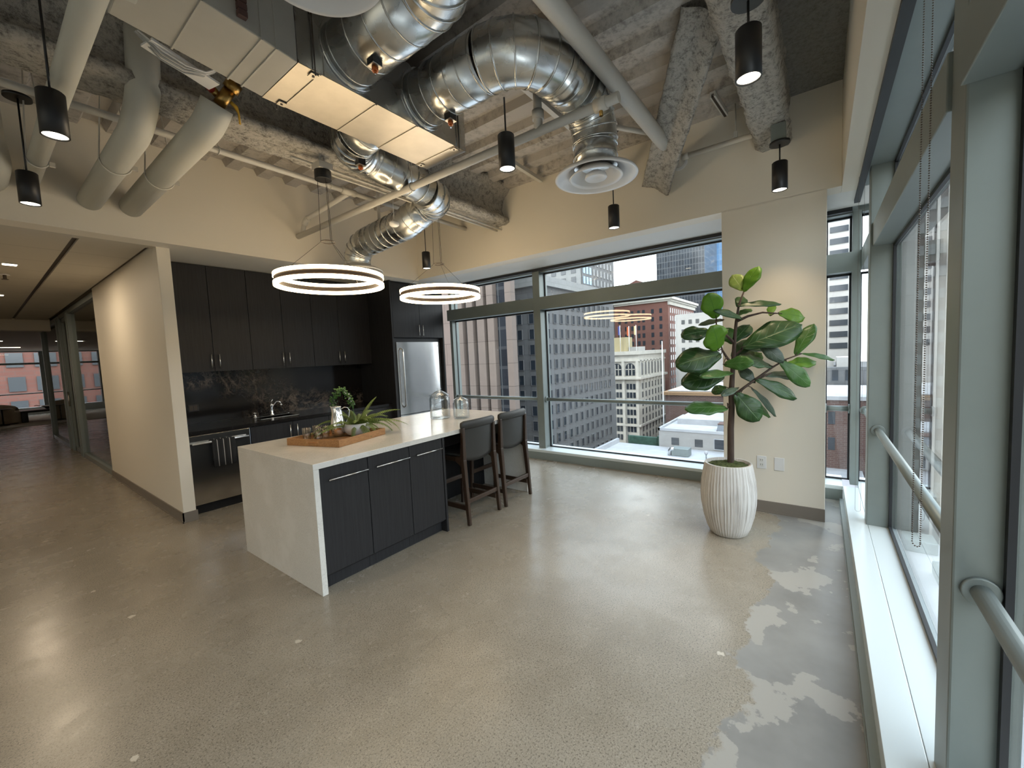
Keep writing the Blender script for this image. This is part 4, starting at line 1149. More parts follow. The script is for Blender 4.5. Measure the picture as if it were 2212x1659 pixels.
pm = jacket('insulated_pipe', [(.20,YH+.005,3.13),(.20,4.78,3.13)]+arc((.20,4.66,3.13),(0,-1,0),(-.2,0,.98),.12)+[(.17,4.66,3.7)], .135, 'fat jacketed elbow at the very left, against the header wall')
for P, y, r in ((p1,4.05,.087),(p2,4.15,.091),(p0,4.40,.054)):
    c = {p1:(.775,3.09),p2:(1.045,3.097),p0:(.43,3.10)}[P]
    g = MB(); g.tube([(c[0]+r*math.cos(PI+PI*k/14),y,c[1]+r*math.sin(PI+PI*k/14)) for k in range(15)],.005,8)
    for s in (-1,1): g.cyl((c[0]+s*r,y,c[1]),(c[0]+s*r*.35,y,ZD),.0045,8)
    g.bar((c[0]+r,y,c[1]-.015),(c[0]+r+.03,y,c[1]-.015),.02,.03)
    g.build('clevis', m_pipe, P)
# brass valve at the end of the second pipe
e = p2
vp = Vector((1.083,3.0,3.21))
g = MB(); g.cyl(vp,vp+Vector((.05,-.06,.09)),.034,14); g.cyl(vp+Vector((.05,-.06,.09)),vp+Vector((.07,-.09,.13)),.045,14); g.cyl(vp+Vector((.07,-.09,.13)),vp+Vector((.13,-.16,.26)),.030,14)
g.cyl(vp+Vector((.01,.0,.05)),vp+Vector((-.035,-.02,.075)),.022,12)
va = g.build('valve', m_brass, p2)
MB().cyl(vp+Vector((-.03,-.015,.07)),vp+Vector((-.06,-.03,.085)),.024,12).build('cap', m_red, va)
MB().tube([vp+Vector((.06,-.02,.04)),vp+Vector((.10,.0,.03)),vp+Vector((.115,.01,.0)),vp+Vector((.12,.015,-.06))],[.010,.012,.006,.006],8).build('lever', m_yellow, va)

# cable coil on a tray plate under the trunk
cb = thing('cable_tray_plate', 'white plate with a bundle of grey cables under the painted duct', 'cable tray', (.86,2.82,3.27))
MB().bar((.70,2.78,3.27),(1.02,2.86,3.235),.10,.012).build('plate', m_white, cb)
m_cable = mat('grey_cable', (.42,.43,.43), .5)
for i in range(6):
    y = 2.74+.010*i
    MB().tube([(.66,y,3.285+.004*i),(.76,y+.02,3.25-.01*(i%3)),(.86,y+.03,3.232-.008*(i%3)),(.95,y+.02,3.236),(1.0,y,3.27)],.0045,6).build('cable', m_cable if i % 3 else m_white, cb)

# white sensor hanging from the long pipe
sn = thing('ceiling_sensor', 'small white round sensor hanging from the long cream pipe', 'sensor', (2.557,3.24,2.855))
MB().cyl((2.557,3.24,2.885),(2.557,3.24,3.10),.0025,8).build('stem', m_white, sn)
MB().lathe([(0,.032),(.042,.032),(.045,.026),(.045,.004),(.030,-.008),(0,-.012)], (2.557,3.24,2.855), 32).build('body', m_white, sn)

# ================================================================= PENDANTS
PZ = 2.78; PH = .215; PR = .0535
def pendant(x, y, ztop, label):
    o = thing('pendant_light', label, 'pendant light', (x,y,PZ), 'black cylinder pendants')
    MB().lathe([(PR-.006,.004),(PR-.006,0),(PR,0),(PR,PH-.006),(PR-.006,PH),(0,PH),], (x,y,PZ), 36).build('shade', m_black, o)
    MB().lathe([(0,.006),(PR-.006,.006)], (x,y,PZ), 36).build('lamp_face', m_lamp, o)
    MB().cyl((x,y,PZ+PH),(x,y,ztop),.0055,10).build('stem', m_black, o)
    if ztop != 3.225: MB().cyl((x,y,ztop),(x,y,ztop-.018),.070,36).build('canopy', m_black, o)
    l = bpy.data.lights.new('pendant_bulb', 'SPOT'); l.energy = PENDW; l.color = WARM; l.spot_size = math.radians(88); l.spot_blend = .75; l.shadow_soft_size = .035
    lo = bpy.data.objects.new('bulb', l); COL.objects.link(lo); lo.parent = o; lo.location = (0,0,-.003)
    return o
PENDW = 25
for x, y, zt, lb in ((.372,3.08,ZD-.01,'black cylinder pendant, the larger one in the upper left corner'),
    (.372,4.40,3.50,'black cylinder pendant by the header wall above the corridor opening'),
    (2.215,1.63,3.225,'black cylinder pendant below the big elbow duct'),
    (2.245,.27,3.13,'big black cylinder pendant close to the side window'),
    (3.975,.268,3.145,'black cylinder pendant shining on the column above the fig tree'),
    (3.95,1.635,ZD,'black cylinder pendant beyond the white diffuser, in front of the city window'),
    (3.80,4.20,ZD,'black cylinder pendant above the refrigerator corner')):
    pendant(x, y, zt, lb)
for x, y, lb in ((-1.4,1.64,'extra pendant added behind the camera for more light, nearer the side window'),(-1.4,3.1,'extra pendant added behind the camera for more light, nearer the kitchen')):  # unseen extra pendants, added to brighten the room
    pendant(x, y, ZD, lb)
# junction boxes behind two canopies on the edge beam
for x, zt, l in ((3.975,3.145,'grey junction box above the pendant at the column'),(2.245,3.13,'grey junction box above the pendant near the side window')):
    jb = thing('junction_box', l, 'junction box', (x,.275,zt), 'junction boxes')
    MB().box(x-.05,.225,zt, x+.05,.325,3.275).build('box', m_alum, jb, bevel=.006)
    MB().cyl((x+.03,.29,zt+.02),(x+.05,.27,3.39),.011,10).build('conduit', m_pipe, jb)

def ring_light(x, y, label):
    zc, R = 2.272, .430
    o = thing('ring_chandelier', label, 'chandelier', (x,y,zc), 'double ring chandeliers')
    def ring(z0, z1, r0, r1, name, m):
        return MB().lathe([(r0,z0),(r1,z0),(r1,z1),(r0,z1),(r0,z0)], (x,y,zc), 96, smooth=False).build(name, m, o)
    ring(.020,.049,R-.030,R,'diffuser',m_ring); ring(-.018,.020,R-.027,R-.006,'band',m_dark); ring(-.046,-.018,R-.030,R,'diffuser',m_ring)
    # spreader ring and wires
    rz = 2.60-zc
    MB().tube([(x+.055*math.cos(2*PI*k/32),y+.055*math.sin(2*PI*k/32),zc+rz) for k in range(32)],.004,8,False,True).build('spreader', m_dark, o)
    for k in range(3):
        a = 2*PI*k/3+2.5
        ca, sa = math.cos(a), math.sin(a)
        MB().tube([(x+.043*ca,y+.043*sa,3.11),(x+.055*ca,y+.055*sa,zc+rz),(x+(R-.015)*ca,y+(R-.015)*sa,zc+.03)],.0018,6).build('wire', m_black, o)
    MB().cyl((x,y,3.105),(x,y,3.18),.066,36).build('canopy', m_black, o, bevel=.003)
    g = MB(); g.box(x-.06,y-.06,3.18,x+.06,y+.06,3.235); g.cyl((x-.02,y,3.23),(x-.02,y,3.30),.006,8); g.cyl((x+.02,y,3.23),(x+.02,y,3.30),.006,8); g.build('mount', m_pipe, o, bevel=.01)
    return o
ring_light(1.925, 3.325, 'ring chandelier over the near half of the island, the larger-looking of two')
ring_light(3.185, 3.325, 'ring chandelier over the far half of the island, towards the window')
# ================================================================= CORRIDOR AND LOUNGE
for y, l in ((7.14,'rectangular recessed corridor light nearest the kitchen'),(9.82,'rectangular recessed corridor light further down the hall')):
    o = thing('downlight', l, 'downlight', (.395,y,2.835), 'corridor downlights')
    MB().box(.335,y-.05,2.826,.455,y+.05,2.834).build('trim', m_trim, o)
    MB().box(.345,y-.04,2.822,.445,y+.04,2.827).build('lamp_face', m_lamp, o)
    l_ = bpy.data.lights.new('hall_bulb','AREA'); l_.energy = 13; l_.color = (1,.80,.56); l_.size = .1; l_.shape = 'DISK'
    lo = bpy.data.objects.new('bulb', l_); COL.objects.link(lo); lo.parent = o; lo.location = (0,0,-.02)
for y, l in ((4.0,'left'),):
    pass
sp = thing('fire_sprinkler', 'dark fire sprinkler head in the corridor ceiling tiles', 'sprinkler', (.385,7.87,2.835))
MB().cyl((.385,7.87,2.834),(.385,7.87,2.822),.045,20).build('rosette', m_white, sp); g = MB(); g.cyl((.385,7.87,2.822),(.385,7.87,2.775),.016,10); g.cyl((.385,7.87,2.775),(.385,7.87,2.77),.03,12); g.build('head', m_dark, sp)
m_rug = mat('cream_rug', (.42,.37,.30), .95, bmp=(60,.3,.01))
rg = MB(); rg.box(-3.5,20.6,.001, 1.9,25.3,.014); tag(rg.build('rug', m_rug), 'pale cream rug on the lounge floor at the end of the corridor', 'rug')
m_boucle = mat('cream_boucle', (.46,.40,.31), .9, bmp=(90,.4,.01))
def tub_chair(x, y, rot, label):
    o = thing('tub_chair', label, 'armchair', (x,y,.014), 'cream tub chairs')
    g = MB(); rows = []; n = 30
    for r, z in ((.36,.03),(.42,.10),(.43,.40),(.43,.64),(.40,.70),(.36,.70),(.33,.64),(.32,.40)):
        row = []
        for i in range(n+1):
            a = rot+math.radians(50)+math.radians(260)*i/n; k = .72+.28*math.sin(PI*i/n)**.6
            row.append((x+r*math.cos(a),y+r*math.sin(a),.014+(z if z < .2 else .1+(z-.1)*k)))
        rows.append(row)
    g.strip(rows).build('back', m_boucle, o)
    MB().lathe([(0,.03),(.36,.03),(.39,.08),(.38,.36),(.33,.42),(0,.44)],(x,y,.014),36).build('seat', m_boucle, o)
    MB().lathe([(0,0),(.30,0),(.30,.03),(0,.03)],(x,y,.014),30).build('plinth', m_stool, o)
    return o
tub_chair(.70,22.4,-.2,'cream tub chair on the rug at the left picture edge')
tub_chair(2.35,23.6,3.4,'cream tub chair seen through the corridor glass')
ct = thing('coffee_table', 'low black coffee table with arched openings on the lounge rug', 'table', (1.62,22.6,.014))
g = MB(); g.box(1.05,22.2,.34,2.3,23.0,.42); g.build('top', m_black, ct, bevel=.03)
for x in (1.05,1.95): MB().box(x,22.2,.014,x+.16 if x < 1.5 else x+.35,23.0,.36).build('leg', m_black, ct, bevel=.02)
bo = thing('bowl', 'dark handled bowl on the black coffee table', 'bowl', (1.72,22.5,.42))
MB().lathe([(0,.0),(.06,.0),(.10,.05),(.20,.12),(.19,.125),(.09,.06),(0,.03)],(1.72,22.5,.421),28).build('body', m_chrome, bo)
for s in (-1,1): MB().tube([(1.72+s*.18,22.5,.53),(1.72+s*.27,22.5,.57),(1.72+s*.33,22.5,.56)],.012,8).build('handle', m_black, bo)
st_ = thing('side_table', 'small dark side table by the cream tub chair', 'table', (.63,21.75,.014))
MB().cyl((.63,21.75,.55),(.63,21.75,.57),.20,28).build('top', m_black, st_); MB().cyl((.63,21.75,.02),(.63,21.75,.55),.02,12).build('stem', m_black, st_); MB().cyl((.63,21.75,.014),(.63,21.75,.03),.14,24).build('foot', m_black, st_)
hr = thing('handrail', 'handrail across the lounge windows at the end of the corridor', 'handrail', (0,26.97,.9))
MB().cyl((-6,26.97,.90),(9,26.97,.90),.025,12).build('rail', m_alum, hr)
# lounge daylight comes through its own windows; a few lit panels in its ceiling
for x, y, l in ((.45,19.5,'lit panel in the lounge ceiling, the nearer one'),(1.0,23.5,'lit panel in the lounge ceiling, by the far windows')):
    o = thing('downlight', l, 'downlight', (x,y,2.70), 'lounge ceiling lights')
    MB().box(x-.3,y-.05,2.690,x+.3,y+.05,2.70).build('lamp_face', m_lamp, o)

# ================================================================= THE CITY
GZ = -33.0
rd = MB(); rd.box(-10,-400,GZ-1, 700,400,GZ); rd.box(-300,28,GZ-1,-10,400,GZ); struct('street', rd, mat('asphalt', (.10,.10,.105), .9))
m_win = mat('dark_windows', (.025,.032,.042), .12, spec=.6)
m_winb = mat('blue_windows', (.10,.22,.34), .1, spec=.7)
m_winl = mat('grey_windows', (.075,.08,.085), .15, spec=.6)
def masonry(name, c1, c2, mort, sx, sy, ms=.02):
    m, nt, bs = nmat(name)
    br = nt.nodes.new('ShaderNodeTexBrick'); br.inputs['Scale'].default_value = 1
    br.inputs['Color1'].default_value = (*c1,1); br.inputs['Color2'].default_value = (*c2,1); br.inputs['Mortar'].default_value = (*mort,1)
    br.inputs['Brick Width'].default_value = sx; br.inputs['Row Height'].default_value = sy; br.inputs['Mortar Size'].default_value = ms
    sp = nt.nodes.new('ShaderNodeSeparateXYZ'); nt.links.new(objco(nt), sp.inputs[0])
    cb = nt.nodes.new('ShaderNodeCombineXYZ'); nt.links.new(math_(nt,'ADD',sp.outputs[0],sp.outputs[1]),cb.inputs[0]); nt.links.new(sp.outputs[2],cb.inputs[1])
    nt.links.new(cb.outputs[0], br.inputs['Vector'])
    f = tnoise(nt, .35, 4, .6)
    nt.links.new(mixc(nt, maprange(nt,f,.3,.7,0,.35), br.outputs[0], tuple(c*.7 for c in c1)), bs.inputs['Base Color'])
    bs.inputs['Roughness'].default_value = .85; return m
m_brick = masonry('red_brick', (.20,.082,.06), (.17,.066,.05), (.14,.09,.075), 1.2, .4, .03)
m_brick2 = masonry('old_brick', (.15,.085,.07), (.12,.065,.055), (.18,.14,.125), 1.0, .35, .05)
m_tanstone = masonry('beige_piers', (.165,.128,.108), (.15,.117,.10), (.07,.055,.045), 30, 4.15, .05)
m_concrete = masonry('grey_concrete', (.130,.130,.132), (.122,.122,.124), (.07,.07,.072), 3.2, 3.45, .05)
m_pale = masonry('pale_concrete', (.27,.27,.26), (.25,.25,.245), (.17,.17,.165), 4, 3.6, .04)
m_cream = mat('cream_stone', (.46,.435,.385), .8, var=(.6,.12))
m_roofw = mat('white_roof', (.44,.445,.46), .8, var=(.3,.12))
m_whitewall = mat('white_panel', (.38,.365,.345), .7, var=(.4,.06))
def curtain(name, c1, c2, sx, sz):
    m, nt, bs = nmat(name)
    sp = nt.nodes.new('ShaderNodeSeparateXYZ'); nt.links.new(objco(nt), sp.inputs[0])
    h = math_(nt,'ADD',sp.outputs[0],sp.outputs[1])
    def line(v, s, w):
        fr = math_(nt,'FRACT',math_(nt,'DIVIDE',v,s)); return maprange(nt, math_(nt,'ABSOLUTE',math_(nt,'SUBTRACT',fr,.5)), .5-w, .5-w*.6, 0, 1)
    ln = math_(nt,'MAXIMUM', line(h,sx,.09), math_(nt,'MULTIPLY',line(sp.outputs[2],sz,.10),.5))
    wn = nt.nodes.new('ShaderNodeTexWhiteNoise'); wn.noise_dimensions = '2D'
    cb = nt.nodes.new('ShaderNodeCombineXYZ'); nt.links.new(math_(nt,'FLOOR',math_(nt,'DIVIDE',h,sx)),cb.inputs[0]); nt.links.new(math_(nt,'FLOOR',math_(nt,'DIVIDE',sp.outputs[2],sz)),cb.inputs[1]); nt.links.new(cb.outputs[0],wn.inputs['Vector'])
    base = mixc(nt, math_(nt,'MULTIPLY',wn.outputs['Value'],.5), c1, tuple(min(1,c*2.2) for c in c1))
    nt.links.new(mixc(nt, ln, base, c2), bs.inputs['Base Color']); bs.inputs['Roughness'].default_value = .15; return m
m_curt = curtain('dark_glass_grid', (.022,.026,.032), (.10,.105,.11), 1.6, 3.6)
m_curtb = curtain('blue_glass', (.11,.21,.36), (.25,.36,.50), 2.2, 3.6)

def building(name, label, x0, x1, y0, y1, z1, m, z0=GZ, loc=None):
    o = thing(name, label, 'building', (x0,y0,z0))
    MB().box(x0,y0,z0, x1,y1,z1).build('body', m, o)
    return o
def windows(o, plane, cols, rows, w, h, m, face, frame=None, limit=100, depth=.12, name='window'):
    """a grid of window units on one face; plane 'x' (faces -x) or 'y' (faces -y); nearest hundred are parts, the rest one mesh"""
    def unit(g, c, z):
        if plane == 'x': g.box(face-depth,c-w/2,z-h/2, face+.05,c+w/2,z+h/2)
        elif plane == 'y': g.box(c-w/2,face-depth,z-h/2, c+w/2,face+.05,z+h/2)
        elif plane == 'y2': g.box(c-w/2,face-.05,z-h/2, c+w/2,face+depth,z+h/2)
    pos = [(c,z) for z in rows for c in cols]
    pos.sort(key=lambda p: abs(p[1]-1.6))
    base = MB(); unit(base, 0 , 0)
    me = None
    n0 = len([k for k in kids(o) if k.name.split('.')[0] == name])
    k = max(0, limit-n0)
    for c, z in pos[:k]:
        if me is None:
            b = MB(); unit(b, c, z); ob = b.build(name, m, o); me = ob.data; c0, z0_ = c, z; continue
        ob = bpy.data.objects.new(name, me); COL.objects.link(ob); ob.parent = o
        d_ = (c-c0); ob.location = (0,d_,z-z0_) if plane == 'x' else (d_,0,z-z0_)
    if pos[k:]:
        b = MB()
        for c, z in pos[k:]: unit(b, c, z)
        b.build('window_field', m, o, kind='stuff')
    if frame:
        b = MB()
        for c, z in pos:
            t = .14
            for a0, a1, q0, q1 in ((-w/2-t,w/2+t,h/2,h/2+t),(-w/2-t,w/2+t,-h/2-t,-h/2),(-w/2-t,-w/2,-h/2,h/2),(w/2,w/2+t,-h/2,h/2)):
                if plane == 'x': b.box(face-depth-.1,c+a0,z+q0,face+.02,c+a1,z+q1)
                else: b.box(c+a0,face-depth-.1,z+q0,c+a1,face+.02,z+q1)
        b.build('window_surrounds', frame, o, kind='stuff')
def fr(a, b, st):
    out = []; v = a
    while v <= b+1e-6: out.append(v); v += st
    return out

# B1: tower of beige piers and dark glass
S = 1.7
t = thing('striped_tower', 'tower of tall beige piers and dark glass strips beside the refrigerator', 'building', (59.5,44,GZ))
MB().prism([(59.5,43.6),(59.5,110),(95,110),(95,71)],GZ,60,'z').build('body', m_curt, t)
ys = [(43.5,44.85),(47.6,49.15),(49.95,51.7),(52.75,54.25),(55.4,57.45),(58.5,60.65)]+[(61.6+i*3.0,63.7+i*3.0) for i in range(12)]
for a, b_ in ys: MB().box(58.4,a,GZ, 59.7,b_,60).build('pier', m_tanstone, t)

# B2: grey tower with punched windows and a concrete parapet
t = building('grey_tower', 'grey concrete tower with rows of narrow dark windows and a heavy parapet', 76.5,116,49.0,80,16.6, m_concrete)
MB().box(75.6,48.2,16.5, 116,80,18.6).build('parapet', m_pale, t)
rows = [9.5+.0-3.45*i for i in range(-1,13)]
cols = fr(79.2,114.5,2.95)
windows(t,'y',cols,rows,1.15,2.0,m_win,49.0,m_concrete,80)
windows(t,'x',fr(51.5,79,3.3),rows,1.2,2.1,m_win,76.5,m_concrete,100)

# B3: pale tower behind it
t = building('pale_tower', 'pale concrete tower with bright blue panes behind the grey parapet', 156,190,79.95,120,75, m_pale)
MB().box(157,79.6,GZ,190.2,79.96,75).build('side_facade', m_concrete, t)
rows = fr(14.5,52,4.3)
windows(t,'y',fr(159,166,2.9),rows,1.9,3.0,m_winb,79.6,None,40)
windows(t,'y',fr(168.5,189,3.6),rows,1.7,2.7,m_win,79.6,m_pale,100)
windows(t,'x',fr(83,118,4.8),rows,2.2,2.8,m_winl,156,None,140,name='front_window')

# B4, B5: far glass towers
t = building('dark_glass_tower', 'dark gridded glass skyscraper behind the red brick building', 260,295,53.8,81.1,140, m_curt)
t = building('blue_glass_tower', 'blue glass skyscraper with white fins beside the dark one', 300,330,40,57.2,150, m_curtb)
for i in range(5): MB().box(298.6,57.3+i*1.15,GZ,300.5,57.75+i*1.15,150).build('fin', m_whitewall, t)
MB().box(299.9,57.2,GZ,330,63,150).build('side', m_curtb, t)

# B6: red brick block
t = building('brick_building', 'tall red brick building with a pale cornice behind the cream block', 190,236,54.5,98,22.6, m_brick)
c_ = MB(); c_.box(189.2,53.2,22.4,237,98,23.2); c_.box(188.6,52.4,23.2,237.5,98,24.3); c_.box(189.5,53.8,20.8,236.5,54.6,22.5); c_.build('cornice', m_cream, t)
g = MB(); g.prism([(61,24.3),(78,24.3),(78,30.5),(69.5,34),(61,30.5)],192,215,'x'); g.build('penthouse', m_brick, t)
rows = fr(-20.5,19.2,3.55)
windows(t,'x',[57.8,61.5,65.6,67.9,71.0,74.0,77.2,80.6,84],rows,1.25,2.0,m_win,190,None,100)
windows(t,'y',fr(193,234,3.4),rows,1.3,2.2,m_winl,54.5,None,160,name='side_window')

# B7: cream classical block
t = building('cream_building', 'ornate cream stone office block with arched top windows and rooftop flags', 143,173,51.5,68,.9, m_cream)
c_ = MB(); c_.box(142.4,50.9,-.2,173.4,68,1.1); c_.box(142.6,51.1,-2.6,173,68,-2.0); c_.box(142.0,50.5,-9.0,173.6,68,-8.2); c_.box(142.4,50.9,-26.0,173,68,-25.3); c_.build('cornice', m_cream, t)
g = MB()
for y in (51.6,56.7,61.6): g.box(142.5,y-.0,-33,143.1,y+.95,-2.2)
for x in fr(144,172,3.6): g.box(x-.45,51.1,-33,x+.45,51.55,-2.2)
g.build('pilaster', m_cream, t, kind='stuff')
rows = fr(-30.2,-10.5,3.1)
windows(t,'x',[53.3,54.5,55.7,58.4,59.6,60.8,63.4,64.6,65.8],rows,.85,2.0,m_win,143,None,100)
windows(t,'y',[x+s for x in fr(145.8,170.5,3.6) for s in (-.62,.62)],rows,.8,2.1,m_winl,51.5,None,100+0)
def arched(g, plane, c, w, z0, zs, face, dpt=.15):
    n = 10; po = [(c-w/2,z0),(c+w/2,z0)]+[(c+w/2*math.cos(PI*i/n), zs+w/2*math.sin(PI*i/n)) for i in range(n+1)]
    if plane == 'x': g.prism(po, face-dpt, face+.1, 'x')
    else: g.prism(po, face-dpt, face+.1, 'y')
for y in (54.6,59.6,64.6):
    g = MB(); arched(g,'x',y,3.4,-7.6,-4.9,143); g.build('arched_window', m_win, t)
    g = MB()
    for s in (-.6,.6): g.box(142.75,y+s-.12,-7.6,142.95,y+s+.12,-3.6)
    g.box(142.75,y-1.7,-5.5,142.95,y+1.7,-5.25); g.build('window_bars', m_cream, t, kind='stuff')
for x in fr(145.8,170.5,3.6):
    g = MB(); arched(g,'y',x,1.9,-7.6,-4.0,51.5); g.build('arched_window', m_winl, t)
m_ph = mat('ochre_penthouse', (.36,.30,.17), .8)
g = MB(); g.box(144,56.3,1,150,61.8,6.2); g.box(144,61.6,1,146,62.6,7.5); g.build('penthouse', m_ph, t)
g = MB(); g.box(146,52.2,1,152,56.2,2.6); g.build('roof_box', m_whitewall, t)
for i, (y, h, cl) in enumerate(((58.3,9.5,(.05,.07,.25)),(55.0,9.0,(.45,.10,.03)),(52.4,9.2,(.55,.45,.25)))):
    p = MB().cyl((143.6,y,1),(143.6,y,1+h),.11,8).build('flagpole', m_white, t)
    g = MB(); g.box(143.58,y+.1,1+h-3.4,143.64,y+.75,1+h-.3); g.build('flag', mat('flag_cloth', cl, .9), p)

# B8: low white building and the white roofs in front of it
t = building('white_lowrise', 'low white building with a skylight, below the fig tree', 99.5,122,2,31.3,-18.0, m_whitewall)
g = MB(); g.box(99.3,2,-18.1,99.8,31.5,-17.5); g.box(99.3,31.0,-18.1,122,31.5,-17.5); g.box(109,4,-18,122,29.5,-16.6); g.build('parapet', m_roofw, t)
MB().box(99.9,2.2,-18.05,121.8,30.9,-17.95).build('roof', m_roofw, t)
sk = MB(); sk.prism([(101.5,-17.95),(108,-17.95),(106.5,-16.6),(103.5,-16.6)],11.5,19.0,'y'); sk = sk.build('skylight', m_winl, t)
g = MB()
for i in range(6): g.box(101.4,11.6+i*1.45,-17.9,108,11.75+i*1.45,-17.7)
g.box(103.4,11.4,-16.62,106.6,19.1,-16.45); g.build('glazing_bars', m_brick2, sk)
windows(t,'x',[27.5,22.3],[-20.5],1.7,1.7,m_winl,99.5,None)
windows(t,'x',[18.0,15.6,12.8],[-20.4],2.0,2.2,m_win,99.5,m_roofw,name='wide_window')
t = thing('flat_roof', 'broad flat white roof just below the windows', 'roof', (60,10,-22.1))
MB().box(12,-6,GZ,99.4,42,-22.2).build('body', m_brick2, t)
MB().box(12,-6,-22.3,99.4,42,-22.0).build('roof', m_roofw, t)
g = MB(); g.box(12,41.3,-22,99.4,42,-20.9); g.build('parapet', m_roofw, t)
g = MB()
for i in range(14): g.box(86+.0,30.4+i*.75,-22,86.4,30.8+i*.75,-21.2)
g.box(85.9,30.2,-22.0,86.5,41.2,-21.6); g.build('crenellation', m_whitewall, t, kind='stuff')
t = thing('rooftop_unit', 'grey air handler with a bent duct on the white roof', 'air handler', (92,25.2,-22))
MB().box(91.5,22.6,-21.95,94,26.2,-20.3).build('case', m_alum, t, bevel=.08)
MB().tube([(91.8,26.6,-21.95),(91.8,26.6,-21.0),(91.8,26.3,-20.6),(91.8,25.6,-20.5)],.42,14).build('duct', m_galv, t)
t = thing('roof_vent', 'small turbine vent on the white roof below the fig tree', 'vent', (90,18.8,-22))
MB().cyl((90,18.8,-22),(90,18.8,-20.6),.12,10).build('pipe', m_alum, t); MB().lathe([(0,.6),(.30,.45),(.38,.15),(.28,-.15),(0,-.2)],(90,18.8,-20.4),16).build('turbine', m_roofw, t)
m_net = mat('green_netting', (.045,.10,.075), .9, var=(1.2,.3))
t = thing('screened_enclosure', 'green netted scaffold between the cream block and the white building', 'scaffold', (104,34,-28))
MB().box(102,32.5,GZ,103,40,-20.6).build('netting', m_net, t); MB().box(102,32.0,GZ,118,32.6,-20.2).build('netting', m_net, t)
t = thing('flagpole', 'tall white flagpole in front of the cream building', 'flagpole', (112,33.9,GZ))
MB().cyl((112,33.9,GZ),(112,33.9,3.5),.14,10).build('pole', m_white, t)
t = building('tan_lowrise', 'brick house with an ochre tiled cornice behind the fig leaves', 126,160,12,37.5,-12.3, m_brick2)
g = MB(); g.box(125.2,11.5,-12.4,160,38.2,-11.5); g.build('cornice', mat('ochre_tile', (.28,.17,.09), .8), t)
g = MB(); g.box(127,13,-11.4,159,37,-11.2); g.build('roof', m_roofw, t)
t = building('white_block', 'plain white building peeking out behind the fig leaves', 170,200,20,46.2,14.5, m_whitewall)
windows(t,'x',fr(38,44,2.6),fr(-3,12,3.6),1.2,1.6,m_winl,170,None)

# B9 ... the slim window at the column
t = building('white_tower', 'white office tower with long dark window bands right of the column', 160,190,-6.7,24,66, m_whitewall)
for i in range(22):
    z = 38.1-3.47*(i-8)
    if z > -2: MB().box(159.8,-6.3,z-.85,160.1,-1.95,z+.85).build('window_band', m_win, t)
    if z > -2: MB().box(159.8,-1.2,z-.85,160.1,23,z+.85).build('window_band', m_win, t)
t = building('grey_lowrise', 'grey building with rooftop plant below the white tower', 120,150,-14,12,-4.6, m_concrete)
windows(t,'x',[-5.0,-2.6,0.4],[-6.4],1.1,2.4,m_win,120,None)
g = MB(); g.box(122,-5.5,-4.6,130,-2.9,-2.4); g.box(124,-2.4,-4.6,130,1.5,-3.2); g.build('roof_plant', m_whitewall, t)
t = building('brick_lowrise', 'old brick building with a white parapet seen in the slim window', 95,119,-22,8,-9.2, m_brick2)
MB().box(94.7,-22,-9.3,119,8,-8.6).build('parapet', m_roofw, t)
windows(t,'x',[-4.6,-1.6,1.5],[-12.6,-17.4],1.0,2.3,m_win,95,None)
t = thing('terrace_roof', 'white roof terrace with pipes seen through the side window', 'roof', (40,-20,-24))
MB().box(10,-60,GZ,94.5,-6.2,-24.2).build('body', m_brick2, t); MB().box(10,-60,-24.3,94.5,-6.2,-24.0).build('roof', m_roofw, t)
for i in range(5):
    MB().box(50+i*8,-14+i*1.5,-24,53+i*8,-11.2+i*1.5,-22.6).build('roof_unit', m_alum, t, bevel=.1)
t = building('striped_brown_tower', 'brown tower with pale vertical fins seen through the side window', 70,100,-11.8,-8.9,80, mat('brown_panel', (.075,.055,.05), .6))
for y in (-9.0,-9.95,-10.9,-11.8): MB().box(69.6,y-.12,GZ,70.1,y+.12,80).build('fin', m_whitewall, t)
MB().box(69.5,-8.95,GZ,100,-8.2,80).build('pier', m_pale, t)
for i in range(26):
    z = -20+i*2.6
    g = MB()
    for y in (-9.45,-10.4,-11.35): g.box(69.75,y-.3,z,70.1,y+.3,z+1.15)
    g.build('spandrel', m_concrete, t)
t = building('banded_building', 'pale building with long horizontal bands far off in the side window', 130,170,-60,-16,15, m_whitewall)
for i in range(9): MB().box(129.7,-60,-20+i*3.6,130.1,-16,-18.4+i*3.6).build('window_band', m_winb, t)
t = building('added_office_block', 'unseen grey office block added across the side street to darken reflections', -80,48,-70,-26,7, m_concrete)  # unseen, added to darken splashback reflections and cut side daylight; kept low for sky
windows(t,'y2',fr(-20,45,3.4),fr(-12,5,3.45),1.7,2.1,m_win,-26,None,100)
t = building('beige_bounce_block', 'unseen beige block added behind the camera to warm the fill light', -70,-38,-40,70,17, mat('beige_render', (.52,.43,.31), .8))  # unseen, added so light through the rear window turns warmer
# across the street at the end of the lounge
t = building('red_brick_block', 'red brick building across the street beyond the lounge windows', -20,30,60,80,34, m_brick)
windows(t,'y',fr(-9.4,29,1.75),fr(-8,12,2.25),1.05,1.35,m_winl,60,None,100)

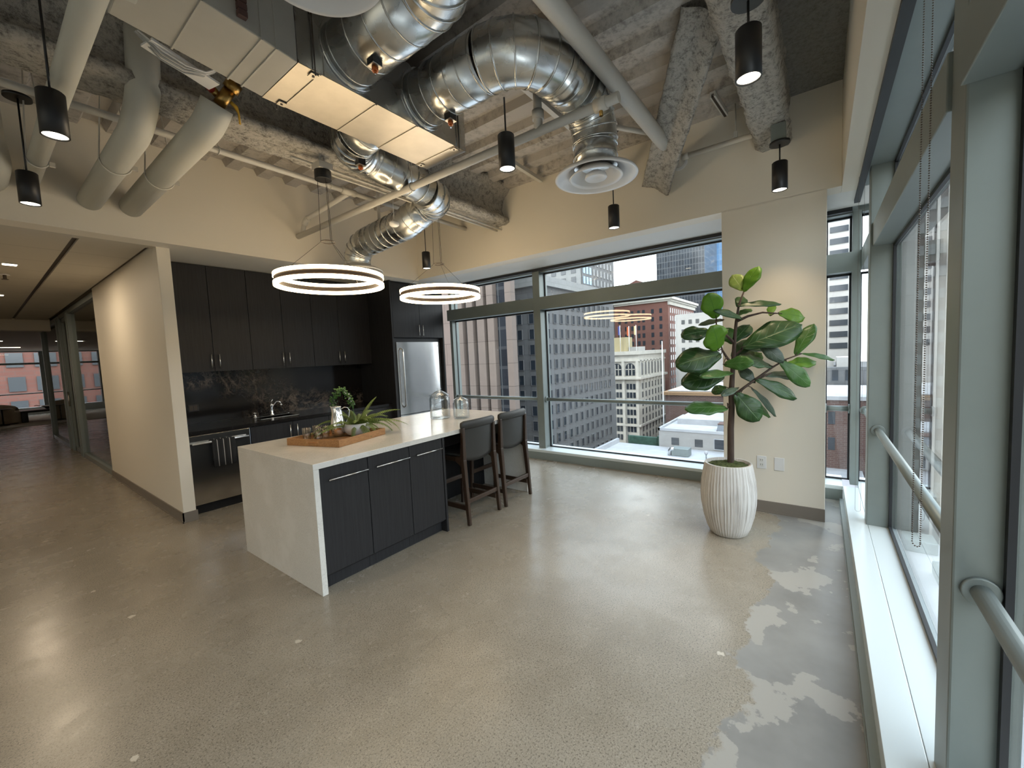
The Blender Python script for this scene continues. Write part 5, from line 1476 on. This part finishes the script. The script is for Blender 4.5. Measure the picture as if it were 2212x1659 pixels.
# ================================================================= LIGHT
wd = bpy.data.worlds.new('sky'); SC.world = wd; wd.use_nodes = True; nt = wd.node_tree
bg = nt.nodes['Background']
tc = nt.nodes.new('ShaderNodeTexCoord'); sp_ = nt.nodes.new('ShaderNodeSeparateXYZ'); nt.links.new(tc.outputs['Generated'], sp_.inputs[0])
nz = nt.nodes.new('ShaderNodeTexNoise'); nz.inputs['Scale'].default_value = 2.2; nz.inputs['Detail'].default_value = 5; nt.links.new(tc.outputs['Generated'], nz.inputs['Vector'])
sk_ = ramp(nt, sp_.outputs[2], [(.0,(.88,.95,1.0)),(.35,(.74,.88,1.0)),(1.0,(.45,.68,1.0))])
cl = mixc(nt, maprange(nt, nz.outputs['Fac'], .42, .58), sk_, (.95,.98,1))
nt.links.new(cl, bg.inputs['Color']); bg.inputs['Strength'].default_value = 3.9
sun = bpy.data.lights.new('sun','SUN'); sun.energy = 2.2; sun.angle = math.radians(12); sun.color = (1,.96,.90)
so_ = bpy.data.objects.new('sun', sun); COL.objects.link(so_); so_.location = (-30,40,40)
so_.rotation_euler = Vector((.36,-.80,-.62)).to_track_quat('-Z','Y').to_euler()

# ================================================================= CAMERA
Rm = [[0.5993335300258916,-0.7991767820496936,-0.04599772624163292],[0.08334257082140864,0.0051464336881774375,0.9965076668592027],[0.7961490662404761,0.6010740264335083,-0.06968987782618159]]
cd = bpy.data.cameras.new('camera'); co_ = bpy.data.objects.new('camera', cd); COL.objects.link(co_)
cd.sensor_fit = 'HORIZONTAL'; cd.sensor_width = 36; cd.lens = 887.3476*36/2212; cd.clip_start = .02; cd.clip_end = 2000
M4 = Matrix.Identity(4)
for i in range(3):
    M4[i][0] = Rm[0][i]; M4[i][1] = Rm[1][i]; M4[i][2] = -Rm[2][i]
M4[0][3], M4[1][3], M4[2][3] = 0, 0, 1.5784783
co_.matrix_world = M4
SC.camera = co_
vs_ = SC.view_settings
vs_.view_transform = 'Standard'; vs_.look = 'None'; vs_.gamma = 1; vs_.use_curve_mapping = False; vs_.exposure = 0.5
SC.cycles.use_denoising = True
SC.cycles.max_bounces = 10; SC.cycles.diffuse_bounces = 5; SC.cycles.glossy_bounces = 5; SC.cycles.transparent_max_bounces = 24
SC.cycles.caustics_reflective = False; SC.cycles.caustics_refractive = False; SC.cycles.sample_clamp_indirect = 6
